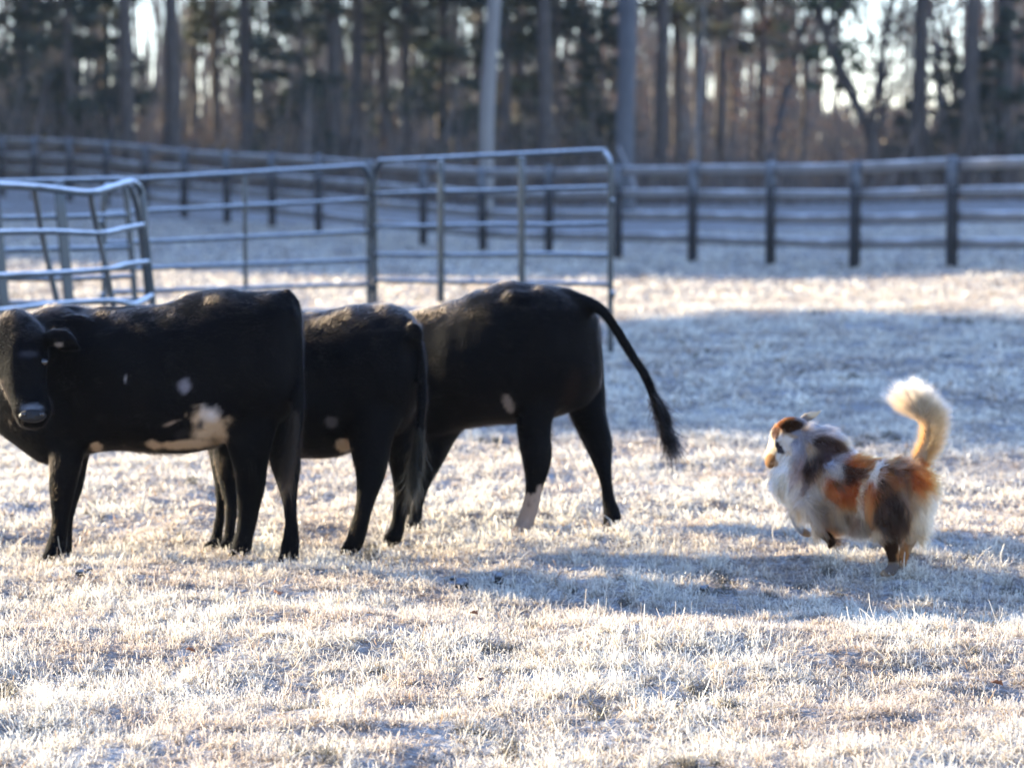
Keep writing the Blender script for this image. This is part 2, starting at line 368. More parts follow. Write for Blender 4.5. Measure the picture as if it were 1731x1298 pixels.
def cow(name, label, base, pieces, patches, Dc, nhair, flow_x=1.0, flow_w=None):
    root = empty(name, (base[0], base[1], base[2])); tag(root, label, 'cow', 'black calves standing in a row')
    me = fuse(pieces, .0115, 11, 'body')
    V, Nn, T = mesh_arrays(me); k_ = np.clip((V[:, 2]-.42)*6, 0, 1)
    dsp = ((vnoise(V[:, 0]/.17, V[:, 1]/.3, V[:, 2]/.21, 15)-.5)*.024+(vnoise(V[:, 0]/.055, V[:, 1]/.2, V[:, 2]/.16, 16)-.5)*.012)*k_
    me.vertices.foreach_set('co', (V+Nn*dsp[:, None]).astype(np.float32).ravel()); me.update()
    def colour(V):
        c = np.tile(np.array([.0018, .0018, .0022]), (len(V), 1))
        c *= (.7+.6*vnoise(V[:, 0]*6, V[:, 1]*6, V[:, 2]*6, 3))[:, None]
        # pixel-free frame: patches are ellipses in the animal's side plane
        for (px, py, rx, ry, rot, rgb, hard) in patches:
            o = W(px, py, Dc); s = pxm(Dc)
            dx = (V[:, 0]-o[0])*s; dz = -(V[:, 2]-o[2])*s
            ca, sa = math.cos(rot), math.sin(rot); a = (dx*ca+dz*sa)/rx; b = (-dx*sa+dz*ca)/ry
            nz = (fbm(V[:, 0]*26, V[:, 2]*26+V[:, 1]*9, 4, 7)-.5)*1.1
            k = np.clip((1-(np.sqrt(a*a+b*b)+nz))*hard, 0, 1)[:, None]
            c = c*(1-k)+np.array(rgb)*k
        return c
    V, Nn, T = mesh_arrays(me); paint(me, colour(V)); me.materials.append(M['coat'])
    body = bpy.data.objects.new('body', me); C.objects.link(body); body.parent = root
    off = Vector(base)
    me.transform(__import__('mathutils').Matrix.Translation(-off))
    P, nn = sample(me, nhair); Pw = P+np.array(base)
    fl = np.tile(np.array([flow_x, 0, -.35]), (len(P), 1))
    low = (Pw[:, 2] < .42)[:, None]; fl = np.where(low, np.array([.15, 0, -1.]), fl)
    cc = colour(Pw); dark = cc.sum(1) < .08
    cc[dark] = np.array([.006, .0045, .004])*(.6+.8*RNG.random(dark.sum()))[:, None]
    topm = (nn[:, 2] > .62)&dark; cc[topm] = np.array([.05, .036, .028])*(.3+1.0*RNG.random(topm.sum()))[:, None]; lowm = dark&(Pw[:, 2] < .36); cc[lowm] = np.array([.014, .009, .006])*(.5+RNG.random(lowm.sum()))[:, None]  # upward-facing dark hair coloured lighter brown to paint in the sunlit rim
    ln = (.014+.016*RNG.random(len(P)))*np.where(Pw[:, 2] < .35, .6, 1)
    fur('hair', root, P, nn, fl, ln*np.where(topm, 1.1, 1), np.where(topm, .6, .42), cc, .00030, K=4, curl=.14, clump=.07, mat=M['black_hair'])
    return root, body
TAN = (.36, .245, .15); WHT = (.62, .58, .54)

# ---- the calf on the left, head turned to the camera
D = 13.74
st = [(-30, 585, 680, 13.9, .09), (-8, 560, 722, 13.9, .14), (30, 535, 757, 13.88, .19), (80, 521, 786, 13.87, .225), (130, 518, 772, 13.86, .25), (200, 516, 762, 13.84, .29),
      (270, 511, 767, 13.82, .30), (335, 495, 765, 13.8, .285), (395, 486, 742, 13.78, .255), (445, 487, 725, 13.76, .235), (482, 490, 705, 13.75, .19), (502, 502, 660, 13.74, .12)]
pc = [barrel(st)]
pc.append(leg([(425, 600, 62), (425, 680, 52), (421, 745, 40), (424, 790, 29), (424, 820, 23), (421, 850, 19), (418, 880, 16), (413, 905, 15), (408, 925, 17), (406, 936, 15)], 13.66, 13.74))
pc.append(leg([(455, 600, 55), (470, 680, 40), (478, 740, 30), (483, 785, 24), (487, 820, 17), (490, 850, 12.5), (492, 880, 11), (492, 905, 13), (491, 925, 16), (489, 945, 15)], 13.88, 13.70))
pc.append(leg([(118, 650, 48), (115, 720, 38), (112, 775, 28), (106, 820, 22), (104, 848, 18), (102, 880, 14), (99, 908, 15), (94, 928, 17), (90, 942, 15)], 13.72, 13.74))
pc.append(leg([(125, 650, 46), (125, 720, 36), (123, 780, 24), (122, 820, 18), (116, 848, 15), (112, 880, 12), (110, 908, 12), (108, 930, 14), (106, 938, 12)], 13.98, 13.84))
pc += hoof_pair(401, 947, 13.72)+hoof_pair(486, 955, 13.68, .033)+hoof_pair(84, 955, 13.72, .034)+hoof_pair(104, 950, 13.82)
# neck curving to the camera, then the head
pc.append(loft([W(110, 590, 13.85), W(80, 580, 13.76), W(48, 578, 13.66)], [.15, .13, .10], [.19, .15, .11], side=(0, 1, 0), seg=20))
hd = [(30, 552, 13.62, .070, .07), (32, 570, 13.57, .098, .09), (34, 598, 13.51, .108, .098), (37, 626, 13.46, .098, .092), (42, 652, 13.42, .082, .076), (49, 678, 13.385, .072, .062), (54, 698, 13.36, .074, .054), (54, 710, 13.355, .060, .040)]
pc.append(loft([W(x, y, d) for x, y, d, a, b in hd], [q[3] for q in hd], [q[4] for q in hd], side=(1, 0, 0), seg=20))
pc.append(tube_px([(22, 640, 24, 13.52), (34, 668, 20, 13.47), (46, 700, 15, 13.41)], .8))     # jaw
for s, ex, ey in ((1, 70, 606), (-1, 0, 606)): pc.append(ellip(W(ex, ey-3, 13.46), (.030, .028, .018)))
# ears
pc.append(loft([W(72, 574, 13.52), W(92, 572, 13.46), (W(112, 578, 13.44)), W(130, 590, 13.45)], [.016]*3+[.010], [.020, .036, .042, .014], side=(0, 1, .25), seg=14))
pc.append(loft([W(6, 578, 13.58), W(-14, 582, 13.58), (W(-34, 590, 13.6)), W(-50, 603, 13.62)], [.014]*3+[.008], [.018, .034, .038, .012], side=(0, 1, .25), seg=14))
pc += [ellip(W(385, 535, 13.66), (.10, .06, .06)), ellip(W(488, 540, 13.66), (.05, .05, .06)), ellip(W(128, 610, 13.69), (.13, .06, .19)), ellip(W(105, 690, 13.68), (.10, .06, .12))]
# tail with its brush
pc.append(tube_px([(486, 497, 12, 13.72), (499, 516, 12, 13.70), (506, 560, 9, 13.67), (508, 630, 8, 13.65), (503, 700, 12, 13.62), (494, 750, 15, 13.60), (487, 790, 12, 13.58), (483, 815, 4, 13.58)]))
pts = [(349, 722, 37, 33, .3, TAN, 2.4), (355, 702, 22, 24, .3, (.42, .36, .32), 1.0), (300, 757, 75, 11, -.02, TAN, 2), (284, 718, 20, 5, -.35, (.2, .14, .1), 1.5), (304, 736, 24, 11, -.5, (.012, .01, .01), 1.6), (334, 722, 9, 14, .5, (.07, .055, .045), 1.2),
       (312, 654, 14, 15, .3, (.13, .115, .12), 1.8), (151, 764, 14, 10, -.5, TAN, 3), (62, 684, 22, 9, -.1, (.10, .11, .13), 2), (53, 595, 24, 8, 0, (.018, .018, .022), 1.5), (104, 581, 9, 5, 0, (.16, .12, .09), 2),  # brow ellipse paints a highlight; muzzle ellipse mixes highlight with its pale grey
       (212, 632, 1.6, 16, .15, (.2, .18, .17), 2)]
r1, b1 = cow('calf', 'black calf with cream belly patch and its face turned to the camera', (W(300, 950, 13.8)[0], 13.8, 0), pc, pts, 13.5, 85000)
def eye_at(root, px, py, D, r, label=None):
    b = root.location; c = W(px, py, D)-np.array(b)
    v, f, t = ellip(c, (r, r*.7, r*.8), 12); e = mesh_np('eye', v, quads=f, tris=t, mat=M['eye'], smooth=True, parent=root); return e
eye_at(r1, 73, 612, 13.435, .019); eye_at(r1, -3, 612, 13.435, .019)
v, f, t = ellip(W(55, 703, 13.315)-np.array(r1.location), (.052, .018, .026), 16); mesh_np('nose', v, quads=f, tris=t, mat=M['nose'], smooth=True, parent=r1)
for nx_ in (40, 71):
    v, f, t = ellip(W(nx_, 700, 13.302)-np.array(r1.location), (.011, .010, .008), 10); mesh_np('nostril', v, quads=f, tris=t, mat=M['eye'], smooth=True, parent=r1)

# ---- the middle calf
st = [(318, 600, 700, 14.35, .10), (345, 560, 752, 14.32, .17), (385, 538, 778, 14.3, .21), (430, 534, 776, 14.27, .25), (500, 532, 775, 14.22, .27), (555, 525, 775, 14.2, .27), (600, 517, 762, 14.18, .26), (640, 514, 745, 14.16, .245), (680, 520, 730, 14.14, .215), (704, 540, 690, 14.12, .15), (712, 570, 650, 14.12, .09)]
st = [(x, t, b, d+.10, h*1.1) for x, t, b, d, h in st]
pc = [barrel(st)]
pc.append(leg([(640, 610, 58), (632, 690, 50), (626, 745, 37), (627, 790, 28), (623, 820, 20), (617, 850, 15), (610, 880, 14), (603, 905, 15), (598, 922, 14)], 14.10, 13.98))
pc.append(leg([(665, 610, 48), (675, 690, 42), (680, 745, 30), (681, 785, 22), (679, 820, 14), (677, 850, 12), (674, 880, 12), (669, 900, 13), (667, 910, 13)], 14.28, 14.32))
pc.append(leg([(385, 680, 35), (384, 740, 28), (384, 780, 20), (386, 820, 14), (391, 850, 11), (390, 880, 10), (387, 910, 10), (385, 925, 11)], 14.2, 14.05))
pc.append(leg([(376, 680, 33), (374, 740, 26), (372, 780, 16), (372, 820, 10), (373, 850, 9), (371, 880, 9), (366, 910, 10), (362, 925, 12)], 14.42, 14.15))
pc += [ellip(W(590, 560, 14.15), (.09, .05, .06)), ellip(W(700, 565, 14.05), (.045, .04, .06))]+hoof_pair(591, 936, 13.99)+hoof_pair(663, 918, 14.3)+hoof_pair(380, 938, 14.02)+hoof_pair(357, 936, 14.08)
pc.append(loft([W(370, 620, 14.3), W(320, 610, 14.32), W(285, 620, 14.34)], [.12, .10, .09], [.17, .13, .11], seg=20))
hd = [(292, 596, 14.34, .07, .075), (280, 618, 14.34, .08, .085), (262, 645, 14.34, .07, .075), (245, 672, 14.34, .055, .055), (232, 694, 14.34, .05, .045), (228, 702, 14.34, .038, .032)]
pc.append(loft([W(x, y, d) for x, y, d, a, b in hd], [q[3] for q in hd], [q[4] for q in hd], seg=20))
for dd in (-.1, .1): pc.append(loft([W(296, 598, 14.34+dd), W(302, 600, 14.34+dd*1.8), W(308, 606, 14.34+dd*2.3)], [.014, .014, .01], [.02, .034, .015], side=(1, 0, 0), seg=12))
pc.append(tube_px([(684, 538, 10, 14.14), (703, 552, 10, 14.08), (713, 600, 8, 14.05), (714, 660, 7.5, 14.03), (711, 720, 9, 14.0), (706, 765, 12, 13.97), (701, 810, 12, 13.98), (698, 845, 4, 13.98)]))
r2, b2 = cow('calf', 'smallest black calf standing between the two others, head hidden', (W(520, 930, 14.15)[0], 14.15, 0), pc, [(578, 757, 16, 15, .3, TAN, 3), (560, 715, 12, 12, 0, (.05, .04, .035), 2)], 14.0, 70000)

# ---- the right calf, seen a little from behind, tail swung out
HIP3 = [ellip(W(878, 515, 14.74), (.09, .06, .065)), ellip(W(985, 545, 14.80), (.05, .05, .07)), ellip(W(752, 590, 14.90), (.12, .06, .17))]
st = [(640, 570, 740, 15.2, .15), (675, 536, 752, 15.18, .19), (705, 521, 754, 15.15, .23), (745, 511, 742, 15.1, .26), (790, 495, 724, 15.05, .275), (830, 482, 718, 15.0, .28), (870, 477, 718, 14.96, .275), (910, 480, 712, 14.92, .265), (950, 486, 702, 14.9, .25), (985, 500, 690, 14.88, .21), (1005, 520, 670, 14.87, .15)]
st = [(x, t, b, 14.86+(d-14.87)*.35, h*1.1) for x, t, b, d, h in st]
pc = [barrel(st)]
pc.append(leg([(925, 580, 72), (915, 650, 50), (905, 700, 33), (903, 735, 28), (907, 765, 27), (907, 790, 21), (903, 825, 14), (897, 855, 13.5), (889, 880, 14), (885, 893, 15)], 14.72, 14.68))
pc.append(leg([(975, 560, 46), (985, 640, 38), (992, 690, 32), (1001, 720, 25), (1012, 750, 22), (1018, 780, 16), (1024, 810, 11), (1028, 840, 10.5), (1034, 866, 14), (1035, 880, 15)], 15.05, 14.85))
pc.append(leg([(760, 640, 55), (748, 700, 42), (735, 740, 33), (722, 780, 24), (713, 815, 15), (706, 850, 10.5), (703, 875, 11), (700, 888, 12)], 14.95, 14.85))
pc.append(leg([(735, 640, 50), (715, 700, 36), (705, 740, 26), (700, 780, 18), (697, 815, 13), (694, 850, 10), (691, 870, 10), (689, 880, 11)], 15.25, 15.0))
pc += HIP3+hoof_pair(881, 906, 14.66, .034)+hoof_pair(1034, 895, 14.88, .034)+hoof_pair(697, 902, 14.8)+hoof_pair(687, 893, 14.98)
pc.append(loft([W(700, 610, 15.15), W(650, 610, 15.2), W(610, 625, 15.25)], [.14, .11, .09], [.19, .14, .12], seg=20))
hd = [(618, 598, 15.25, .07, .075), (608, 618, 15.25, .08, .085), (592, 645, 15.26, .07, .075), (576, 672, 15.27, .055, .055), (564, 694, 15.28, .05, .045), (560, 702, 15.28, .038, .032)]
pc.append(loft([W(x, y, d) for x, y, d, a, b in hd], [q[3] for q in hd], [q[4] for q in hd], seg=20))
for dd in (-.1, .1): pc.append(loft([W(622, 600, 15.25+dd), W(628, 602, 15.25+dd*1.8), W(634, 608, 15.25+dd*2.3)], [.014, .014, .01], [.02, .034, .015], side=(1, 0, 0), seg=12))
pc.append(tube_px([(955, 500, 16, 14.82), (990, 509, 15, 14.75), (1020, 528, 13, 14.7), (1045, 563, 11, 14.68), (1070, 604, 9.5, 14.66), (1093, 640, 9, 14.65), (1104, 668, 9, 14.65), (1116, 692, 12, 14.64), (1127, 716, 11, 14.64), (1132, 738, 5, 14.64)]))
pts = [(856, 676, 9, 19, -.35, (.16, .13, .11), 3), (884, 895, 60, 72, .0, (.24, .17, .125), 8), (1020, 905, 16, 14, 0, (.012, .01, .01), 4), (965, 650, 18, 45, .25, (.008, .005, .004), 1.5)]
r3, b3 = cow('calf', 'black calf with one pale hind sock and its tail swung out to the side', (W(850, 905, 14.9)[0], 14.9, 0), pc, pts, 14.75, 85000)
def wisps(root, starts, n, ln, rgb, rad=.0012):
    """long loose hairs of a tail brush: starts = list of (point, direction)"""
    pts_ = []
    b = np.array(root.location)
    for _ in range(n):
        p, d = random.choice(starts); p = np.array(p)-b+RNG.normal(0, .010, 3); d = np.array(d, float); d = d/np.linalg.norm(d)+RNG.normal(0, .28, 3)
        l = ln*(.5+random.random()); row = [p]
        for i in range(4): row.append(row[-1]+d*l/4); d = d+RNG.normal(0, .10, 3)+np.array([0, 0, -.05])
        pts_.append(row)
    hair_obj('tail_brush', root, np.array(pts_), rad, np.tile(np.array(rgb)*.4, (n, 1)), M['black_hair'])
wisps(r3, [(W(1106+3*k, 672+10*k, 14.64), (.45, 0, -1)) for k in range(7)]+[(W(1130, 732, 14.64), (.25, 0, -1))]*5, 1100, .075, (.012, .010, .010))
wisps(r1, [(W(500-2*k, 700+15*k, 13.55), (-.25, 0, -1)) for k in range(8)], 700, .07, (.02, .015, .012), .0006)
wisps(r2, [(W(709-1.5*k, 730+14*k, 13.96), (-.1, 0, -1)) for k in range(7)], 500, .07, (.015, .015, .013), .0009)

# ---------------------------------------------------------------- the dog
DD = 13.4
root = empty('dog', (W(1510, 965, 13.36)[0], 13.4, 0)); tag(root, 'fluffy merle sheepdog in brown, rust and cream running with its plumed tail raised', 'dog')
OFF = np.array(root.location)
st = [(1326, 770, 838, 13.68, .065), (1342, 750, 862, 13.65, .10), (1365, 740, 882, 13.61, .12), (1390, 746, 892, 13.57, .125), (1420, 762, 897, 13.52, .125), (1455, 774, 898, 13.46, .12), (1495, 777, 898, 13.40, .125), (1532, 778, 895, 13.36, .13), (1556, 788, 880, 13.34, .09)]
pc = [barrel(st, 2.0)]
pc.append(loft([W(1395, 770, 13.58), W(1370, 752, 13.64), W(1350, 738, 13.70)], [.09, .085, .07], [.095, .085, .068], seg=18))
pc.append(loft([W(1342, 748, 13.74), W(1334, 778, 13.72), W(1334, 815, 13.69)], [.062, .070, .07], [.050, .055, .06], seg=18))
# the head is seen from behind: the muzzle points away and only its tip shows
pc.append(tube_px([(1352, 733, 25, 13.70), (1338, 732, 28, 13.76), (1327, 739, 25, 13.82), (1317, 752, 19, 13.88), (1309, 765, 14.5, 13.95), (1304, 776, 12, 14.01), (1302, 783, 9.5, 14.04)], 1.05))
pc.append(ellip(W(1325, 748, 13.73), (.038, .035, .036)))
# ears thrown back
pc.append(loft([W(1322, 722, 13.68), W(1334, 717, 13.64), W(1346, 714, 13.63), W(1358, 711, 13.64)], [.010, .012, .010, .006], [.024, .032, .026, .010], side=(0, 1, .4), seg=12))
pc.append(loft([W(1352, 712, 13.82), W(1364, 706, 13.82), W(1376, 701, 13.83), W(1387, 695, 13.84)], [.010, .012, .009, .005], [.012, .020, .015, .006], side=(0, 1, .2), seg=12))
# near hind leg (pushing off), far hind leg
pc.append(leg([(1512, 815, 42), (1504, 850, 38), (1498, 880, 27), (1500, 905, 19), (1506, 922, 12), (1510, 940, 9.5), (1510, 956, 9), (1506, 966, 9)], 13.30, 13.30, .8))
pc.append(leg([(1545, 825, 30), (1545, 860, 27), (1541, 890, 19), (1535, 915, 12), (1529, 935, 8.5), (1525, 950, 8), (1522, 960, 8.5)], 13.46, 13.42, .8))
pc.append(tube_px([(1508, 962, 8, 13.30), (1500, 967, 8, 13.29), (1492, 969, 6, 13.28)])); pc.append(tube_px([(1524, 956, 7, 13.42), (1516, 961, 7, 13.41), (1509, 963, 5.5, 13.4)]))
# near front leg folded under, far front leg reaching
pc.append(tube_px([(1372, 850, 18, 13.50), (1380, 875, 15, 13.48), (1384, 893, 11, 13.47), (1392, 903, 9, 13.47), (1401, 909, 8.5, 13.47), (1405, 918, 8, 13.48), (1402, 923, 5, 13.48)]))
pc.append(tube_px([(1356, 840, 18, 13.66), (1349, 858, 13, 13.70), (1345, 873, 9.5, 13.73), (1349, 888, 8, 13.75), (1358, 899, 7.5, 13.76), (1368, 903, 6, 13.76)]))
pc.append(tube_px([(1548, 790, 15, 13.37), (1560, 766, 11, 13.36), (1567, 742, 9, 13.36), (1566, 720, 8, 13.37), (1558, 703, 6, 13.38), (1546, 692, 4.5, 13.39)]))
me = fuse(pc, .0075, 5, 'body')
RUST, DARK, WHITE, CREAM, GREYB, TANC = (.27, .065, .012), (.026, .011, .005), (.60, .50, .40), (.30, .18, .10), (.17, .15, .155), (.36, .20, .10)
MAP = [(1400, 860, 70, 55, 0, (.28, .175, .105)), (1560, 850, 42, 90, 0, CREAM), (1372, 728, 46, 20, .4, GREYB), (1425, 762, 40, 12, .35, GREYB), (1420, 775, 38, 10, -.45, (.26, .26, .30)), (1324, 812, 19, 48, .15, WHITE), (1352, 800, 15, 36, .2, (.20, .13, .11)), (1345, 845, 12, 36, .1, (.42, .32, .25)), (1368, 830, 12, 40, .15, (.34, .27, .22)), (1362, 812, 6, 24, .3, (.09, .06, .055)),
       (1306, 760, 16, 35, .3, (.60, .50, .38)), (1326, 748, 17, 15, 0, WHITE), (1302, 781, 12, 13, 0, TANC), (1322, 714, 24, 13, -.35, (.20, .07, .025)), (1340, 720, 20, 10, 0, DARK), (1378, 697, 12, 9, 0, (.60, .46, .30)), (1311, 733, 8, 12, .3, (.06, .03, .02)), (1318, 756, 12, 5, .9, (.04, .03, .03)), (1350, 755, 14, 16, 0, (.16, .15, .17)),
       (1402, 752, 30, 13, .3, DARK), (1392, 766, 22, 15, -.8, (.05, .03, .03)), (1372, 786, 24, 12, -1.1, DARK), (1428, 787, 36, 8, -.5, DARK), (1404, 815, 14, 40, .3, (.36, .29, .24)), (1425, 828, 36, 27, .15, RUST), (1440, 802, 24, 13, -.3, (.07, .03, .015)), (1418, 812, 12, 10, 0, (.10, .05, .03)),
       (1470, 776, 50, 14, -.05, RUST), (1500, 762, 40, 7, -.1, TANC), (1500, 812, 34, 32, 0, (.17, .06, .018)), (1520, 792, 22, 16, 0, (.07, .028, .012)), (1490, 822, 10, 16, .4, (.04, .018, .008)), (1482, 786, 12, 7, 0, (.08, .03, .012)), (1525, 830, 14, 20, .3, (.2, .13, .09)), (1472, 808, 10, 34, .40, (.52, .40, .30)), (1458, 855, 10, 36, -.05, WHITE), (1476, 848, 18, 38, -.1, RUST), (1492, 835, 12, 22, .3, (.08, .035, .015)),
       (1506, 866, 32, 42, -.25, DARK), (1512, 925, 22, 28, 0, DARK), (1405, 890, 18, 10, 0, (.20, .06, .02)), (1402, 912, 12, 14, 0, DARK), (1437, 888, 26, 18, 0, (.20, .17, .15)), (1442, 872, 16, 14, 0, (.09, .045, .025)), (1385, 868, 14, 22, .3, (.22, .16, .12)),
       (1553, 805, 16, 30, .1, RUST), (1560, 855, 10, 34, .1, (.34, .22, .14)), (1528, 925, 10, 28, 0, (.30, .12, .04)), (1510, 962, 22, 10, 0, (.12, .09, .075)), (1347, 880, 14, 26, 0, (.24, .25, .29)), (1346, 862, 7, 14, 0, TANC),
       (1560, 700, 70, 60, 0, (.34, .20, .10))]
def dog_col(V):
    Vs = V; c = np.tile(np.array([.30, .19, .11]), (len(V), 1)); s = pxm(DD)
    wx = (fbm(V[:, 0]*22, V[:, 2]*22+V[:, 1]*7, 3, 61)-.5)*14; wz = (fbm(V[:, 0]*22+9, V[:, 2]*22+V[:, 1]*7, 3, 62)-.5)*14
    for (px, py, rx, ry, rot, rgb) in MAP:
        o = W(px, py, DD); dx = (V[:, 0]-o[0])*s+wx; dz = -(V[:, 2]-o[2])*s+wz
        ca, sa = math.cos(rot), math.sin(rot); a = (dx*ca+dz*sa)/rx; b = (-dx*sa+dz*ca)/ry
        k = np.clip((1.08-np.sqrt(a*a+b*b))*5, 0, 1)[:, None]; c = c*(1-k)+np.array(rgb)*k
    return c
def persp(V):   # the coat map is laid out in the side plane through the spine
    Q_ = V.copy(); k = DD/V[:, 1]; Q_[:, 0] = V[:, 0]*k; Q_[:, 2] = 1.6+(V[:, 2]-1.6)*k; return Q_
V, Nn, T = mesh_arrays(me); paint(me, dog_col(persp(V))*.8); me.materials.append(M['dog_skin'])
me.transform(__import__('mathutils').Matrix.Translation(-Vector(OFF)))
body = bpy.data.objects.new('body', me); C.objects.link(body); body.parent = root
P, nn = sample(me, 62000); Pw = P+OFF; Pp = persp(Pw); s = pxm(DD)
px = Pp[:, 0]*s+PW/2; py = HOR+(1.6-Pp[:, 2])*s
cn = vnoise(P[:, 0]/.018, P[:, 1]/.018, P[:, 2]/.03, 91); col = dog_col(Pp)*((.8+.4*RNG.random(len(P)))*(.50+.95*cn))[:, None]*np.array([1.0, .86, .70])
ln = np.full(len(P), .048); fl = np.tile(np.array([.8, -.15, -.55]), (len(P), 1)); lift = np.full(len(P), .45); rad = np.full(len(P), .0008)
def reg(m, L_=None, F=None, li=None):
    if L_ is not None: ln[m] = L_
    if F is not None: fl[m] = F
    if li is not None: lift[m] = li
reg((px < 1352) & (py < 792), .016, (.6, 0, -.1), .25)                    # face
reg((px < 1318) & (py > 752) & (py < 792), .008, None, .2)
reg((px > 1335) & (px < 1395) & (py > 745) & (py < 860), .055, (.5, -.1, -.8), .5)   # ruff
reg((px < 1350) & (px > 1312) & (py > 788) & (py < 850), .045, (-.35, 0, -.9), .6)
reg((py > 862) & (px < 1470), .060, (.35, 0, -1), .4)
reg((px > 1440) & (py < 800), .040, (1, 0, -.25), .3)
reg((px > 1520) & (py > 790) & (py < 905), .070, (.45, -.1, -1), .55)     # breeches
reg((px > 1470) & (px <= 1520) & (py > 840) & (py < 900), .050, (.3, 0, -1), .3)
legm = ((py > 905) & (px > 1480)) | ((py > 896) & (px > 1380) & (px < 1412)) | ((py > 868) & (px < 1375) & (px > 1338))
reg(legm, .010, (.1, 0, -1), .2)
ear = (py < 722) & (px < 1392); reg(ear, .009, (1, 0, .2), .15)
tail = (py < 778) & (px > 1535)
keep = ~tail; dens = RNG.random(len(P)) < np.where(ear, .6, 1); k = keep & dens
fur('fur', root, P[k], nn[k], fl[k], ln[k]*(.6+.7*RNG.random(k.sum())), lift[k], col[k], rad[k], K=6, curl=.16, clump=.035, mat=M['hair'])
# tail plume: long hair leaving the dock, fanning wide at the end
sp = catmull(np.array([W(1550, 786, 13.37), W(1560, 765, 13.36), W(1567, 742, 13.36), W(1566, 720, 13.37), W(1562, 710, 13.38), W(1558, 704, 13.38), W(1554, 699, 13.39)]), 20)
tg = np.gradient(sp, axis=0); tg /= np.linalg.norm(tg, axis=1)[:, None]
n = 15000; grp = RNG.random(n); t = np.where(grp < .55, .62+.38*RNG.random(n), .8*RNG.random(n))
w_ = RNG.random(n); ci = RNG.integers(0, 15, n); ly = RNG.integers(0, 3, n); cl_ = (ci+.2+.6*hash3(ci, ly, ci*0, 5))/15; hz_ = lambda k: hash3(ci, ly, np.floor(grp*2), k)
phi = np.where(grp < .55, 12+154*(.95*cl_+.05*w_), np.where(grp < .88, 2+66*(.85*cl_+.15*w_), 104+30*w_))
phi = np.radians(np.clip(phi, 2, 168)+RNG.normal(0, 1.5, n)); pd = np.degrees(phi)
L0 = np.where(grp < .55, np.interp(pd, [10, 40, 70, 100, 130, 166], [.092, .100, .108, .128, .150, .162]), np.where(grp < .88, .086+.030*t, .058+.02*t))*(.75+.3*RNG.random(n))*(.60+.62*hz_(8))
i_ = (t*(len(sp)-1)).astype(int); P0 = sp[i_]; T0 = tg[i_]
A_ = np.stack([np.cos(phi), (hz_(12)-.5)*1.0+RNG.normal(0, .06, n), np.sin(phi)], -1)
pts_ = np.empty((n, 7, 3)); pts_[:, 0] = P0-OFF+RNG.normal(0, .006, (n, 3))
for a in range(1, 7):
    u = a/6; d = A_*(.85+.5*u)+T0*(.25-.25*u)+np.array([0, 0, -.10])*u+RNG.normal(0, .05, (n, 3)); d /= np.linalg.norm(d, axis=1)[:, None]
    pts_[:, a] = pts_[:, a-1]+d*(L0/6)[:, None]
kk = np.clip(t*1.5-.35+RNG.normal(0, .12, n), 0, 1)[:, None]; tc_ = (np.array([.32, .15, .06])*(1-kk)+np.array([.50, .31, .19])*kk)*(.62+.75*hz_(9))[:, None]
hair_obj('tail_plume', root, pts_, .0008, tc_, M['hair'])
v, f, t_ = ellip(W(1300, 784, 14.05)-OFF, (.014, .014, .012), 12); mesh_np('nose', v, quads=f, tris=t_, mat=M['eye'], smooth=True, parent=root)
for ex, ey, ed in ((1311, 741, 13.86),): v, f, t_ = ellip(W(ex, ey, ed)-OFF, (.009, .007, .008), 12); mesh_np('eye', v, quads=f, tris=t_, mat=M['eye'], smooth=True, parent=root)

# ---------------------------------------------------------------- board fence behind
def box_between(a, b, h, t, up=(0, 0, 1)):
    """board from a to b (centre line of its top edge), height h downwards, thickness t"""
    a = np.array(a, float); b = np.array(b, float); d = b-a; n = np.cross(d, [0, 0, 1.]); n = n/np.linalg.norm(n)*t/2; dn = np.array([0, 0, -h]); ch = .006
    V = []
    for p in (a, b): V += [p+n+dn, p-n+dn, p-n-[0, 0, ch], p-n*.4, p+n*.4, p+n-[0, 0, ch]]
    V = np.array(V); Q_ = [[i, (i+1) % 6, 6+(i+1) % 6, 6+i] for i in range(6)]
    T_ = [[0, 2, 1], [0, 3, 2], [0, 4, 3], [0, 5, 4], [6, 7, 8], [6, 8, 9], [6, 9, 10], [6, 10, 11]]
    return V, np.array(Q_), np.array(T_)
def joined(name, L_, mat, parent=None, **k):
    V = []; F = []; T_ = []; o = 0
    for v, f, t in L_: V.append(v); F.append(f+o); T_.append(t+o); o += len(v)
    return mesh_np(name, np.concatenate(V), quads=np.concatenate(F), tris=np.concatenate(T_), mat=mat, parent=parent, **k)
